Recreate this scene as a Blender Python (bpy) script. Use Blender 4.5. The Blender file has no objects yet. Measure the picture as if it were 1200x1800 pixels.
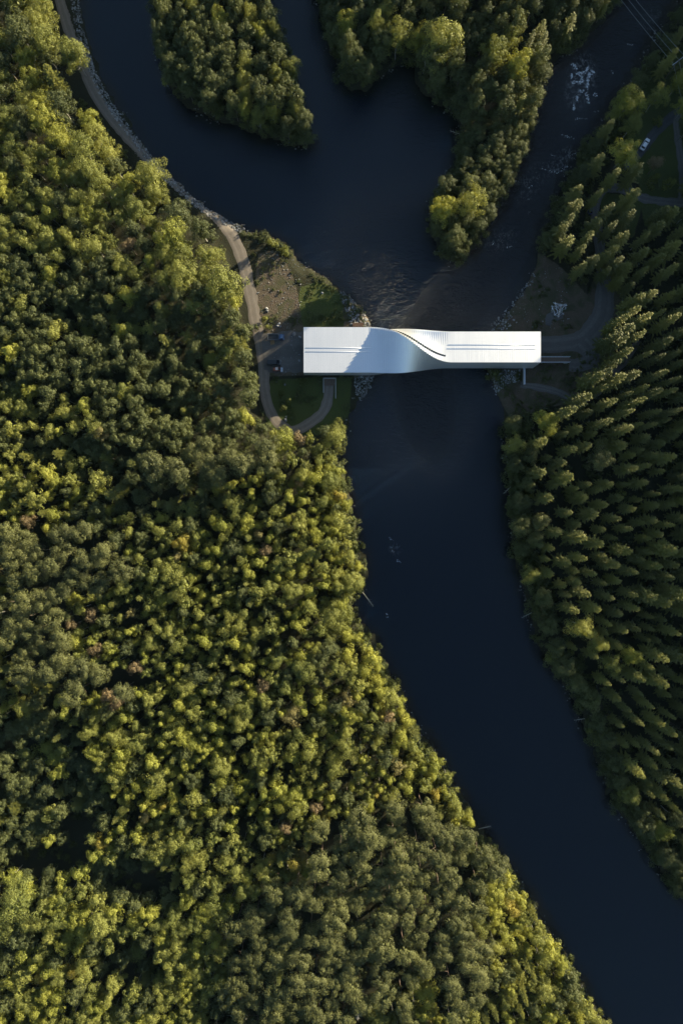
import bpy, bmesh, math, random
import numpy as np
from mathutils import Vector, Matrix

C = bpy.context.scene
COL = C.collection
R = math.radians
random.seed(11)
rng = np.random.default_rng(7)

# ------------------------------------------------------------------ camera, sky, sun, exposure
H = 240.0            # drone height above the ground
S = 0.2              # metres per photo pixel (1200 wide) at ground level
SUN_EL, SUN_AZ = 12.0, 56.0     # azimuth clockwise from the top of the picture (+Y)
cam = bpy.data.cameras.new('camera'); camo = bpy.data.objects.new('camera', cam); COL.objects.link(camo)
cam.sensor_fit = 'VERTICAL'; cam.sensor_height = 36; cam.lens = 24
cam.clip_start = 1; cam.clip_end = 8000
camo.location = (0, 0, H); camo.rotation_euler = (0, 0, 0)
C.camera = camo
W = bpy.data.worlds.new('World'); C.world = W; W.use_nodes = True
wn = W.node_tree.nodes; wl = W.node_tree.links
bg = wn['Background']; sky = wn.new('ShaderNodeTexSky'); sky.sky_type = 'NISHITA'
sky.sun_disc = False; sky.sun_elevation = R(SUN_EL); sky.sun_rotation = R(SUN_AZ)
sky.air_density = 1.0; sky.dust_density = 0.6; sky.ozone_density = 1.6
wl.new(sky.outputs[0], bg.inputs[0]); bg.inputs[1].default_value = 0.057
sl = bpy.data.lights.new('sun', 'SUN'); so = bpy.data.objects.new('sun', sl); COL.objects.link(so)
sl.energy = 5.0; sl.angle = R(0.5); sl.color = (1.0, 0.87, 0.60)
sd = Vector((math.sin(R(SUN_AZ)) * math.cos(R(SUN_EL)), math.cos(R(SUN_AZ)) * math.cos(R(SUN_EL)), math.sin(R(SUN_EL))))
so.rotation_euler = sd.to_track_quat('Z', 'Y').to_euler(); so.location = sd * 300
C.view_settings.view_transform = 'Standard'; C.view_settings.look = 'None'
C.view_settings.exposure = 1.97; C.view_settings.gamma = 1
try:
    C.view_settings.use_curve_mapping = False
except Exception: pass
C.cycles.max_bounces = 6; C.cycles.diffuse_bounces = 2; C.cycles.glossy_bounces = 3
C.cycles.transmission_bounces = 3; C.cycles.transparent_max_bounces = 4
C.cycles.use_denoising = True
C.cycles.sample_clamp_indirect = 3; C.cycles.caustics_reflective = False; C.cycles.caustics_refractive = False

def P(px, py, z=0.0):
    k = S * (1 - z / H)
    return ((px - 600) * k, (900 - py) * k)
def W2P(x, y, z=0.0):
    k = S * (1 - z / H)
    return (x / k + 600, 900 - y / k)

# ------------------------------------------------------------------ helpers
def tag(o, label=None, cat=None, group=None, kind=None):
    if label: o['label'] = label
    if cat: o['category'] = cat
    if group: o['group'] = group
    if kind: o['kind'] = kind
    return o
def empty(name, loc=(0, 0, 0), rz=0, scale=1):
    o = bpy.data.objects.new(name, None); COL.objects.link(o)
    o.location = loc; o.rotation_euler = (0, 0, rz)
    o.scale = (scale,) * 3 if not hasattr(scale, '__len__') else scale
    o.empty_display_size = 0.5
    return o
def link(name, me, parent=None, loc=None):
    o = bpy.data.objects.new(name, me); COL.objects.link(o)
    if parent is not None: o.parent = parent
    if loc is not None: o.location = loc
    return o
def npmesh(name, V, F, mat=None, smooth=False, face_attr=None):
    """V (n,3), F (m,k) constant k."""
    me = bpy.data.meshes.new(name)
    V = np.asarray(V, np.float32); F = np.asarray(F, np.int32)
    m, k = F.shape
    me.vertices.add(len(V)); me.vertices.foreach_set('co', V.ravel())
    me.loops.add(m * k); me.loops.foreach_set('vertex_index', F.ravel())
    me.polygons.add(m); me.polygons.foreach_set('loop_start', np.arange(0, m * k, k, dtype=np.int32))
    me.polygons.foreach_set('loop_total', np.full(m, k, np.int32))
    me.polygons.foreach_set('use_smooth', np.full(m, smooth))
    me.update(calc_edges=True)
    if face_attr:
        for an, arr in face_attr.items():
            a = me.attributes.new(an, 'FLOAT', 'FACE'); a.data.foreach_set('value', np.asarray(arr, np.float32))
    if mat: me.materials.append(mat)
    return me
class MB:
    """collects simple solids into one mesh"""
    def __init__(s): s.v = []; s.f = []
    def add(s, vs, fs):
        n = len(s.v); s.v += [tuple(v) for v in vs]; s.f += [tuple(i + n for i in f) for f in fs]; return s
    def box(s, c, d, rz=0, taper=1.0, ry=0):
        hx, hy, hz = d[0] / 2, d[1] / 2, d[2] / 2; vs = []
        for z in (-1, 1):
            t = taper if z > 0 else 1
            for x, y in ((-1, -1), (1, -1), (1, 1), (-1, 1)):
                v = Vector((x * hx * t, y * hy * t, z * hz))
                if ry: v = Matrix.Rotation(ry, 3, 'Y') @ v
                if rz: v = Matrix.Rotation(rz, 3, 'Z') @ v
                vs.append(v + Vector(c))
        return s.add(vs, [(3, 2, 1, 0), (4, 5, 6, 7), (0, 1, 5, 4), (1, 2, 6, 5), (2, 3, 7, 6), (3, 0, 4, 7)])
    def tube(s, pts, r, n=6, cap=True):
        rs = r if hasattr(r, '__len__') else [r] * len(pts)
        pts = [Vector(p) for p in pts]; vs = []
        for i, p in enumerate(pts):
            d = (pts[min(i + 1, len(pts) - 1)] - pts[max(i - 1, 0)]).normalized()
            u = d.orthogonal().normalized() if i == 0 else (u - d * u.dot(d)).normalized()
            w = d.cross(u)
            for k in range(n):
                a = 2 * math.pi * k / n
                vs.append(p + (u * math.cos(a) + w * math.sin(a)) * rs[i])
        fs = [(i * n + k, i * n + (k + 1) % n, (i + 1) * n + (k + 1) % n, (i + 1) * n + k) for i in range(len(pts) - 1) for k in range(n)]
        if cap: fs += [tuple(range(n - 1, -1, -1)), tuple((len(pts) - 1) * n + k for k in range(n))]
        return s.add(vs, fs)
    def prism(s, prof, y0, y1, inset=0):
        """profile in XZ extruded along Y"""
        n = len(prof)
        vs = [(x, y0, z) for x, z in prof] + [(x, y1, z) for x, z in prof]
        fs = [tuple(range(n)), tuple(range(2 * n - 1, n - 1, -1))] + [(i, i + n, (i + 1) % n + n, (i + 1) % n) for i in range(n)]
        return s.add(vs, fs)
    def build(s, name, mat, parent=None, bevel=0, smooth=False, loc=None):
        me = bpy.data.meshes.new(name); me.from_pydata(s.v, [], s.f)
        bm = bmesh.new(); bm.from_mesh(me)
        bmesh.ops.recalc_face_normals(bm, faces=bm.faces)
        if bevel:
            bmesh.ops.bevel(bm, geom=list(bm.edges), offset=bevel, segments=2, affect='EDGES', profile=0.6, clamp_overlap=True)
        bm.to_mesh(me); bm.free()
        me.materials.append(mat)
        if smooth:
            for p in me.polygons: p.use_smooth = True
        return link(name, me, parent, loc)

# ------------------------------------------------------------------ materials
def mat(name):
    m = bpy.data.materials.new(name); m.use_nodes = True
    nt = m.node_tree; return m, nt.nodes, nt.links, nt.nodes['Principled BSDF']
def rgba(c): return (c[0], c[1], c[2], 1)
def simple(name, col, rough=0.6, metal=0.0, var=0.25, scale=3.0, bump=0.0, spec=0.5):
    m, n, l, b = mat(name)
    b.inputs['Roughness'].default_value = rough; b.inputs['Metallic'].default_value = metal
    b.inputs['Specular IOR Level'].default_value = spec
    tc = n.new('ShaderNodeTexCoord'); no = n.new('ShaderNodeTexNoise'); no.inputs['Scale'].default_value = scale
    no.inputs['Detail'].default_value = 5
    l.new(tc.outputs['Object'], no.inputs['Vector'])
    mx = n.new('ShaderNodeMix'); mx.data_type = 'RGBA'
    mx.inputs[6].default_value = rgba([c * (1 - var) for c in col]); mx.inputs[7].default_value = rgba([min(1, c * (1 + var)) for c in col])
    l.new(no.outputs['Fac'], mx.inputs[0]); l.new(mx.outputs[2], b.inputs['Base Color'])
    if bump:
        bp = n.new('ShaderNodeBump'); bp.inputs['Strength'].default_value = bump; bp.inputs['Distance'].default_value = 0.1
        l.new(no.outputs['Fac'], bp.inputs['Height']); l.new(bp.outputs[0], b.inputs['Normal'])
    return m
def mixc(n, l, fac, a, b_, blend='MIX'):
    mx = n.new('ShaderNodeMix'); mx.data_type = 'RGBA'; mx.blend_type = blend
    for i, v in ((6, a), (7, b_)):
        if hasattr(v, 'node'): l.new(v, mx.inputs[i])
        else: mx.inputs[i].default_value = rgba(v)
    if hasattr(fac, 'node'): l.new(fac, mx.inputs[0])
    else: mx.inputs[0].default_value = fac
    return mx.outputs[2]
def math_(n, l, op, a, b_=0.0, c=None, clamp=False):
    x = n.new('ShaderNodeMath'); x.operation = op; x.use_clamp = clamp
    for i, v in ((0, a), (1, b_), (2, c)):
        if v is None: continue
        if hasattr(v, 'node'): l.new(v, x.inputs[i])
        else: x.inputs[i].default_value = v
    return x.outputs[0]
def noise(n, l, scale, detail=4, vec=None, rough=0.55, dist=0.0):
    no = n.new('ShaderNodeTexNoise'); no.inputs['Scale'].default_value = scale; no.inputs['Detail'].default_value = detail
    no.inputs['Roughness'].default_value = rough; no.inputs['Distortion'].default_value = dist
    if vec is not None: l.new(vec, no.inputs['Vector'])
    return no.outputs['Fac']
def ramp(n, l, fac, p0, p1):
    r = n.new('ShaderNodeMapRange'); r.inputs[1].default_value = p0; r.inputs[2].default_value = p1; r.interpolation_type = 'SMOOTHSTEP'
    l.new(fac, r.inputs[0]); return r.outputs[0]

def leafmat(name, dark, light, odd=None, transl=0.3, oddamt=0.06):
    m, n, l, b = mat(name)
    oi = n.new('ShaderNodeObjectInfo'); ge = n.new('ShaderNodeNewGeometry')
    at = n.new('ShaderNodeAttribute'); at.attribute_name = 'lv'
    nz = ramp(n, l, noise(n, l, 0.018, 2, ge.outputs['Position']), 0.3, 0.7)
    f = math_(n, l, 'MULTIPLY', oi.outputs['Random'], 0.45)
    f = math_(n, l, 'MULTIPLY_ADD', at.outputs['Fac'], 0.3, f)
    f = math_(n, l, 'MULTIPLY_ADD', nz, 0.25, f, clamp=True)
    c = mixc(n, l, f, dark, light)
    if odd:
        r7 = math_(n, l, 'FRACT', math_(n, l, 'MULTIPLY', oi.outputs['Random'], 37.0))
        c = mixc(n, l, math_(n, l, 'MULTIPLY', math_(n, l, 'GREATER_THAN', r7, 1 - oddamt), 0.75), c, odd)
    l.new(c, b.inputs['Base Color']); b.inputs['Roughness'].default_value = 0.6
    b.inputs['Specular IOR Level'].default_value = 0.25
    tr = n.new('ShaderNodeBsdfTranslucent'); l.new(mixc(n, l, 1.0, c, (1.15, 1.0, 0.45), 'MULTIPLY'), tr.inputs[0])
    ms = n.new('ShaderNodeMixShader'); ms.inputs[0].default_value = transl
    l.new(b.outputs[0], ms.inputs[1]); l.new(tr.outputs[0], ms.inputs[2])
    l.new(ms.outputs[0], n['Material Output'].inputs[0])
    return m
M = {}
M['birch'] = leafmat('birch_leaves', (0.10, 0.122, 0.032), (0.275, 0.278, 0.066), (0.20, 0.165, 0.075), .3, .015)
M['birch_gold'] = leafmat('golden_birch_leaves', (0.145, 0.165, 0.03), (0.31, 0.31, 0.056), (0.25, 0.20, 0.04), 0.3, 0.03)
M['aspen'] = leafmat('dark_broadleaf', (0.042, 0.054, 0.021), (0.115, 0.128, 0.042), None, 0.22)
M['pine'] = leafmat('pine_needles', (0.058, 0.066, 0.024), (0.125, 0.13, 0.042), None, 0.1)
M['spruce'] = leafmat('spruce_needles', (0.036, 0.045, 0.014), (0.165, 0.16, 0.028), None, 0.04)
M['red'] = leafmat('rusty_leaves', (0.14, 0.105, 0.055), (0.21, 0.155, 0.08), None, 0.2)
M['shrub'] = leafmat('shrub_leaves', (0.04, 0.055, 0.014), (0.09, 0.10, 0.022), None, 0.2)
M['bark'] = simple('grey_bark', (0.16, 0.13, 0.10), 0.9, var=0.4, scale=2)
M['birchbark'] = simple('white_birch_bark', (0.30, 0.28, 0.24), 0.8, var=0.4, scale=2.5)
M['pinebark'] = simple('brown_pine_bark', (0.10, 0.07, 0.05), 0.9, var=0.4, scale=2)
M['deadwood'] = simple('bleached_dead_wood', (0.36, 0.33, 0.28), 0.85, var=0.3)

# ------------------------------------------------------------------ land and water outlines (photo pixels at ground level)
FAR = 9000
LEFT = [(-FAR, -FAR), (300, -FAR), (330, -1200), (150, -500), (128, -120), (137, 0), (152, 70), (172, 130), (202, 185), (238, 235), (278, 287), (322, 332),
        (372, 372), (432, 404), (470, 410), (505, 428), (522, 455), (545, 475), (575, 487), (602, 513), (632, 540), (649, 568), (652, 600), (656, 640),
        (654, 668), (641, 692), (622, 706), (612, 730), (606, 765), (598, 800), (604, 850), (617, 885), (624, 930), (640, 980), (646, 1010), (634, 1040),
        (614, 1052), (622, 1082), (654, 1122), (686, 1182), (716, 1242), (748, 1302), (790, 1358), (815, 1408), (836, 1450), (884, 1508), (925, 1565),
        (965, 1640), (1005, 1705), (1062, 1795), (1120, 1900), (1240, 2080), (1500, 2500), (3000, FAR), (-FAR, FAR)]
ISLAND = [(290, -260), (272, -100), (275, 0), (276, 60), (284, 110), (298, 150), (328, 186), (372, 204), (420, 216), (462, 236), (505, 244), (553, 250),
          (538, 215), (524, 170), (516, 120), (497, 75), (482, 25), (466, -20), (452, -120), (400, -280)]
MID = [(620, -FAR), (520, -1200), (575, -600), (548, -200), (560, 0), (576, 60), (590, 108), (610, 148), (642, 152), (676, 120), (708, 104), (728, 108), (742, 158),
       (772, 178), (800, 190), (812, 235), (800, 285), (782, 312), (760, 350), (757, 398), (776, 440), (800, 458), (824, 440), (842, 416),
       (866, 380), (885, 340), (908, 300), (922, 250), (938, 200), (950, 140), (966, 108), (1004, 84), (1050, 42), (1078, 0), (1150, -90), (1180, -200), (1170, -500), (1100, -FAR)]  # unseen upstream channel turned north here so land blocks the low sun
RIGHT = [(FAR, -FAR), (1330, -FAR), (1330, -500), (1320, -200), (1270, -80), (1210, -10), (1190, 10), (1162, 50), (1142, 90), (1112, 140), (1080, 184), (1050, 232), (1020, 272), (1000, 312), (984, 352),  # same unseen turn on this bank, keeping sun off the rapids
         (966, 392), (950, 430), (946, 462), (932, 494), (912, 528), (886, 554), (870, 580), (862, 615), (862, 652), (870, 680), (884, 704), (892, 732),
         (890, 770), (893, 830), (900, 920), (912, 1000), (936, 1080), (952, 1142), (990, 1200), (1018, 1240), (1034, 1290), (1058, 1350), (1066, 1390),
         (1100, 1440), (1130, 1480), (1162, 1530), (1200, 1575), (1260, 1660), (1400, 1840), (1750, 2300), (3400, FAR), (FAR, FAR)]
LANDS = [LEFT, ISLAND, MID, RIGHT]
def inpoly(poly, X, Y):
    X = np.asarray(X, float); Y = np.asarray(Y, float); r = np.zeros(X.shape, bool)
    n = len(poly)
    for i in range(n):
        x0, y0 = poly[i]; x1, y1 = poly[(i + 1) % n]
        if y0 == y1: continue
        c = ((y0 > Y) != (y1 > Y)) & (X < (x1 - x0) * (Y - y0) / (y1 - y0) + x0)
        r ^= c
    return r
def segdist(poly, X, Y, closed=True):
    d = np.full(np.shape(X), 1e18)
    n = len(poly)
    for i in range(n if closed else n - 1):
        x0, y0 = poly[i]; x1, y1 = poly[(i + 1) % n]
        dx, dy = x1 - x0, y1 - y0; L = dx * dx + dy * dy
        if L == 0: continue
        t = np.clip(((X - x0) * dx + (Y - y0) * dy) / L, 0, 1)
        d = np.minimum(d, (X - x0 - t * dx) ** 2 + (Y - y0 - t * dy) ** 2)
    return np.sqrt(d)
def vnoise(X, Y, seed, scale):
    """smooth value noise, 0..1"""
    r = np.random.default_rng(seed).random((256, 256))
    x = np.asarray(X, float) / scale; y = np.asarray(Y, float) / scale
    xi = np.floor(x).astype(int); yi = np.floor(y).astype(int); fx = x - xi; fy = y - yi
    fx = fx * fx * (3 - 2 * fx); fy = fy * fy * (3 - 2 * fy)
    g = lambda a, b: r[a % 256, b % 256]
    return (g(xi, yi) * (1 - fx) + g(xi + 1, yi) * fx) * (1 - fy) + (g(xi, yi + 1) * (1 - fx) + g(xi + 1, yi + 1) * fx) * fy
def landsdf(PX, PY):
    """signed distance in metres, positive on land"""
    jx = PX + (vnoise(PX, PY, 3, 14) - .5) * 9 + (vnoise(PX, PY, 5, 6) - .5) * 4
    jy = PY + (vnoise(PX, PY, 4, 14) - .5) * 9 + (vnoise(PX, PY, 6, 6) - .5) * 4
    d = np.full(PX.shape, 1e18); ins = np.zeros(PX.shape, bool)
    for L in LANDS:
        d = np.minimum(d, segdist(L, jx, jy)); ins |= inpoly(L, jx, jy)
    return np.where(ins, d, -d) * S

# ------------------------------------------------------------------ roads (photo pixels)
ROAD_L = [(96, -120), (100, -30), (116, 35), (138, 95), (163, 155), (195, 205), (236, 252), (290, 305), (345, 348), (385, 383), (414, 425), (430, 470),
          (441, 520), (449, 565), (457, 600), (463, 640), (466, 690), (480, 732), (510, 756), (545, 744), (572, 716), (580, 672)]
CLEAR = [(415, 405), (470, 408), (505, 425), (545, 470), (580, 488), (605, 512), (650, 565), (655, 660), (640, 695), (612, 735), (590, 748), (560, 768), (510, 782), (468, 760),
         (448, 700), (444, 640), (440, 590), (425, 520), (415, 470), (400, 425)]
CLEAR_R = [(945, 440), (985, 470), (1030, 520), (1045, 480), (1085, 480), (1100, 545), (1078, 620), (1050, 680), (1010, 712), (960, 715), (900, 740), (880, 705), (865, 680), (862, 580), (900, 540)]

def axis(lo, hi, step, far):
    a = list(np.arange(lo, hi + 1e-6, step)); s = step; r = []
    x = hi
    while x < far: s *= 1.22; x += s; r.append(x)
    x = lo; s = step; q = []
    while x > -far: s *= 1.22; x -= s; q.append(x)
    return np.array(q[::-1] + a + r)
XS = axis(-134, 134, 0.85, 1500); YS = axis(-194, 194, 0.85, 1500)
GX, GY = np.meshgrid(XS, YS)
PX = GX / S + 600; PY = 900 - GY / S
SD = landsdf(PX, PY)
WATER_Z = -1.7
def smooth(a, b, x): t = np.clip((x - a) / (b - a), 0, 1); return t * t * (3 - 2 * t)
def soft(poly, w): # 1 inside the polygon fading over w metres
    d = segdist(poly, PX, PY) * S; i = inpoly(poly, PX, PY); return smooth(-w, w, np.where(i, d, -d))
froad = segdist(ROAD_L, PX, PY, False) * S
forest = (1 - soft(CLEAR, 3)) * (1 - soft(CLEAR_R, 3)) * smooth(4, 14, SD) * smooth(3, 12, froad)
GZ = np.where(SD > 0, WATER_Z + (0 - WATER_Z) * smooth(-2.0, 3.6, SD) * 1.0, WATER_Z + np.maximum(SD * 0.35, -3.0))
GZ = np.where((SD > 0), np.maximum(GZ, WATER_Z + 0.03 + SD * 0.25 * (SD < 1)), GZ)
shade_ridge = np.maximum(14 * smooth(-20, 150, (PX - 1200) * .8 - PY * .6), 17 * smooth(1235, 1330, PX) * smooth(1500, 900, PY)) * smooth(4, 30, SD)  # unseen rise outside the view, added to shade the upper and right woods
GZ = np.minimum(GZ, 0.0) + shade_ridge + forest * (vnoise(PX, PY, 8, 90) * 1.8 + vnoise(PX, PY, 9, 30) * 0.6)
def hgt(x, y):
    i = int(np.clip(np.searchsorted(XS, x) - 1, 0, len(XS) - 2)); j = int(np.clip(np.searchsorted(YS, y) - 1, 0, len(YS) - 2))
    u = (x - XS[i]) / (XS[i + 1] - XS[i]); v = (y - YS[j]) / (YS[j + 1] - YS[j])
    return float((GZ[j, i] * (1 - u) + GZ[j, i + 1] * u) * (1 - v) + (GZ[j + 1, i] * (1 - u) + GZ[j + 1, i + 1] * u) * v)
def sdat(x, y):
    i = int(np.clip(np.searchsorted(XS, x), 0, len(XS) - 1)); j = int(np.clip(np.searchsorted(YS, y), 0, len(YS) - 1))
    return float(SD[j, i])

def gridmesh(name, Z, attrs, mt):
    ny, nx = GX.shape
    V = np.stack([GX.ravel(), GY.ravel(), Z.ravel()], 1)
    idx = np.arange(nx * ny).reshape(ny, nx)
    F = np.stack([idx[:-1, :-1], idx[:-1, 1:], idx[1:, 1:], idx[1:, :-1]], -1).reshape(-1, 4)
    me = npmesh(name, V, F, mt, True)
    for k, a in attrs.items():
        at = me.attributes.new(k, 'FLOAT', 'POINT'); at.data.foreach_set('value', a.ravel().astype(np.float32))
    return link(name, me)

def attr(n, name): a = n.new('ShaderNodeAttribute'); a.attribute_name = name; return a.outputs['Fac']
# ground material: forest floor, grass, bare soil, wet shore, by where each really lies
GRASS = [[(528, 505), (560, 495), (590, 505), (612, 540), (612, 580), (530, 580), (520, 560)], [(478, 668), (560, 662), (618, 664), (614, 730), (560, 765), (505, 778), (470, 745), (462, 690)],
         [(1130, 110), (1230, 60), (1260, 400), (1130, 400), (1120, 330), (1090, 260)],
         [(1050, 340), (1130, 350), (1110, 420), (1060, 420)], [(500, 225), (530, 200), (556, 250), (510, 245)]]
SOIL = [[(455, 445), (480, 440), (505, 465), (520, 500), (530, 560), (535, 580), (540, 660), (470, 662), (452, 590), (450, 480)],
        [(640, 520), (650, 565), (655, 660), (620, 665), (605, 580), (600, 520)],
        CLEAR_R]
gr = np.zeros(PX.shape); sl_ = np.zeros(PX.shape)
for g in GRASS: gr = np.maximum(gr, soft(g, 1.5))
for g in SOIL: sl_ = np.maximum(sl_, soft(g, 1.2))
gm, n, l, b = mat('ground_cover')
geo = n.new('ShaderNodeNewGeometry').outputs['Position']
n1 = noise(n, l, 0.35, 6, geo, 0.65); n2 = noise(n, l, 2.5, 4, geo, 0.6); n3 = noise(n, l, 0.06, 3, geo)
floor = mixc(n, l, n1, (0.012, 0.015, 0.008), (0.036, 0.032, 0.017))
floor = mixc(n, l, ramp(n, l, n2, 0.5, 0.75), floor, (0.025, 0.03, 0.012))
grass = mixc(n, l, n1, (0.035, 0.05, 0.013), (0.08, 0.085, 0.024)); grass = mixc(n, l, ramp(n, l, n2, .35, .7), grass, (0.05, 0.068, 0.015))
soil = mixc(n, l, n1, (0.055, 0.042, 0.03), (0.125, 0.095, 0.068)); soil = mixc(n, l, ramp(n, l, n2, .5, .8), soil, (0.155, 0.125, 0.092))
n4 = ramp(n, l, noise(n, l, 0.22, 6, geo, .65, .8), .40, .62)
grass = mixc(n, l, math_(n, l, 'MULTIPLY', n4, .5), grass, (0.05, 0.058, 0.02)); soil = mixc(n, l, n4, soil, (0.06, 0.058, 0.03))
c = mixc(n, l, ramp(n, l, math_(n, l, 'ADD', attr(n, 'grass'), math_(n, l, 'MULTIPLY_ADD', n1, .7, -.35)), .35, .65), floor, grass)
c = mixc(n, l, ramp(n, l, math_(n, l, 'ADD', attr(n, 'soil'), math_(n, l, 'MULTIPLY_ADD', n1, .7, -.35)), .35, .65), c, soil)
wet = ramp(n, l, attr(n, 'shore'), 0.2, -0.6)
c = mixc(n, l, wet, c, (0.03, 0.024, 0.014))
l.new(c, b.inputs['Base Color']); b.inputs['Roughness'].default_value = 0.95; b.inputs['Specular IOR Level'].default_value = 0.2
bp = n.new('ShaderNodeBump'); bp.inputs['Strength'].default_value = 0.9; bp.inputs['Distance'].default_value = 0.25
l.new(n2, bp.inputs['Height']); l.new(bp.outputs[0], b.inputs['Normal'])
tag(gridmesh('ground', GZ, {'grass': gr, 'soil': sl_, 'shore': SD}, gm), kind='structure')

# ------------------------------------------------------------------ water: one sheet, its own ripples, rapids and foam
def blob(cx, cy, rx, ry, rot=0):
    a = R(rot); dx = PX - cx; dy = PY - cy
    u = (dx * math.cos(a) + dy * math.sin(a)) / rx; v = (-dx * math.sin(a) + dy * math.cos(a)) / ry
    return np.exp(-(u * u + v * v))
RIVER_R = [(1180, -60), (1120, 40), (1040, 130), (985, 220), (945, 300), (905, 390), (850, 470), (790, 540), (740, 620), (750, 720), (770, 840)]
drv = segdist(RIVER_R, PX, PY, False)
rapid = np.exp(-(drv / 75) ** 2) * smooth(950, 700, PY)
rapid = np.maximum(rapid, 0.42 * blob(700, 780, 130, 170)); rapid = np.maximum(rapid, 0.6 * blob(660, 470, 150, 170))
foam = blob(1028, 125, 22, 34) + 0.7 * blob(1012, 160, 18, 30) + .55 * blob(1000, 265, 18, 14) + .45 * blob(985, 290, 26, 18) + .4 * blob(930, 320, 30, 50, 30) + .35 * blob(810, 540, 24, 14) \
    + .42 * blob(695, 965, 14, 14) + .42 * blob(880, 420, 40, 25, -30) + .3 * blob(1150, 30, 45, 26, -45)
wm, n, l, b = mat('river_water')
geo = n.new('ShaderNodeNewGeometry').outputs['Position']
mp = n.new('ShaderNodeMapping'); mp.inputs['Rotation'].default_value = (0, 0, R(-30)); mp.inputs['Scale'].default_value = (1.0, 2.0, 1)
l.new(geo, mp.inputs[0]); fv = mp.outputs[0]
ra = attr(n, "rapid"); fo = attr(n, 'foam'); sh = attr(n, 'shore')
w1 = noise(n, l, 0.42, 5, fv, 0.6, 1.2); w2 = noise(n, l, 1.6, 4, fv, 0.6, 0.5); w3 = noise(n, l, 0.15, 3, fv, .5, 1.5)
hsum = math_(n, l, 'MULTIPLY_ADD', w2, 0.5, w1); hsum = math_(n, l, 'MULTIPLY_ADD', w3, 1.2, hsum)
st = math_(n, l, 'MULTIPLY_ADD', ra, 0.8, 0.15)
bp = n.new('ShaderNodeBump'); bp.inputs['Distance'].default_value = 1.5
l.new(st, bp.inputs['Strength']); l.new(hsum, bp.inputs['Height']); l.new(bp.outputs[0], b.inputs['Normal'])
deep = mixc(n, l, math_(n, l, "POWER", ra, 2.2), (0.0004, 0.0034, 0.0105), (0.022, 0.026, 0.036))  # paler base: aerated rapids, plus the pool's sky sheen put into colour
dd = mixc(n, l, ramp(n, l, math_(n, l, 'ADD', sh, math_(n, l, 'MULTIPLY', w3, 4.0)), -3.0, 1.6), deep, (0.0045, 0.003, 0.002))
mp2 = n.new('ShaderNodeMapping'); mp2.inputs['Rotation'].default_value = (0, 0, R(-20)); mp2.inputs['Scale'].default_value = (1.3, .55, 1); l.new(geo, mp2.inputs[0])
fm = noise(n, l, 0.55, 8, mp2.outputs[0], 0.72, 1.6); fr = math_(n, l, 'ABSOLUTE', math_(n, l, 'SUBTRACT', fm, 0.5))
line = math_(n, l, 'SUBTRACT', 1.0, ramp(n, l, fr, 0.002, 0.022))
br = ramp(n, l, noise(n, l, .7, 3, geo), 0.42, 0.58)
ff = math_(n, l, 'MULTIPLY', math_(n, l, 'MULTIPLY', line, math_(n, l, 'MULTIPLY', br, .45)), ramp(n, l, fo, 0.1, 0.7))
cc = mixc(n, l, ff, dd, (0.88, 0.9, 0.92))
l.new(cc, b.inputs['Base Color'])
b.inputs['IOR'].default_value = 1.45
l.new(math_(n, l, 'MULTIPLY_ADD', ff, 0.5, math_(n, l, 'MULTIPLY_ADD', ra, 0.02, 0.04)), b.inputs['Roughness'])
tag(gridmesh('river', np.full(GX.shape, WATER_Z), {'rapid': rapid, 'foam': foam, 'shore': SD}, wm), kind='structure')

STREAKS = [[(1008, 106), (1012, 110), (1016, 117)], [(1036, 109), (1034, 117), (1030, 121), (1020, 124), (1016, 122)], [(1039, 119), (1037, 130), (1035, 140), (1034, 150)], [(1043, 118), (1044, 124)],
           [(1008, 125), (1006, 133)], [(1006, 139), (1016, 139), (1026, 138)], [(1018, 156), (1030, 154)], [(1033, 160), (1035, 167), (1037, 175)], [(1015, 162), (1017, 171)], [(1050, 158), (1049, 162)],
           [(1024, 128), (1026, 136)], [(1011, 182), (1010, 190)], [(1001, 270), (1010, 267), (1020, 265)], [(989, 296), (996, 289), (1000, 287)], [(1014, 240), (1000, 236), (990, 232)], [(930, 326), (938, 322)], [(970, 268), (976, 270)],
           [(1078, 118), (1080, 124)], [(1105, 72), (1115, 74)], [(1010, 205), (1020, 203), (1034, 205)], [(1042, 193), (1054, 190)], [(955, 292), (968, 296), (985, 300)], [(930, 345), (931, 348)], [(934, 369), (930, 371)],
           [(866, 424), (870, 424)], [(890, 432), (900, 430)], [(686, 962), (692, 972)], [(697, 985), (706, 990)], [(684, 944), (690, 952)], [(678, 1078), (683, 1088)], [(905, 312), (915, 316)], [(882, 320), (890, 330)]]
mw = simple('white_water_foam', (.6, .63, .66), .8, 0, .35, 2)
V_, F_ = [], []; rf = random.Random(8)
for si, st_ in enumerate(STREAKS):
    for a, b_ in zip(st_[:-1], st_[1:]):
        L_ = math.dist(a, b_); k_ = int(L_ * (4 if si < 12 else 1.2)) + 2
        for q in range(k_):
            t = rf.random(); t = (t + .25 * math.sin(t * 19 + si)) % 1; g_ = (1.5 if si < 12 else .9)
            x, y = P(a[0] + (b_[0] - a[0]) * t + rf.gauss(0, g_), a[1] + (b_[1] - a[1]) * t + rf.gauss(0, g_)); s_ = .04 + rf.random() ** 3 * (.26 if si < 12 else .13); n0 = len(V_); a0 = rf.random() * 6
            ring_ = [(x + math.cos(a0 + j * 1.257) * s_ * rf.uniform(.6, 1.5), y + math.sin(a0 + j * 1.257) * s_ * rf.uniform(.5, 1.2)) for j in range(5)]
            V_ += [(u_, v_, WATER_Z + .01) for u_, v_ in ring_] + [(x, y, WATER_Z + .03 + s_ * .5)]
            F_ += [(n0 + j, n0 + (j + 1) % 5, n0 + 5) for j in range(5)]
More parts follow.
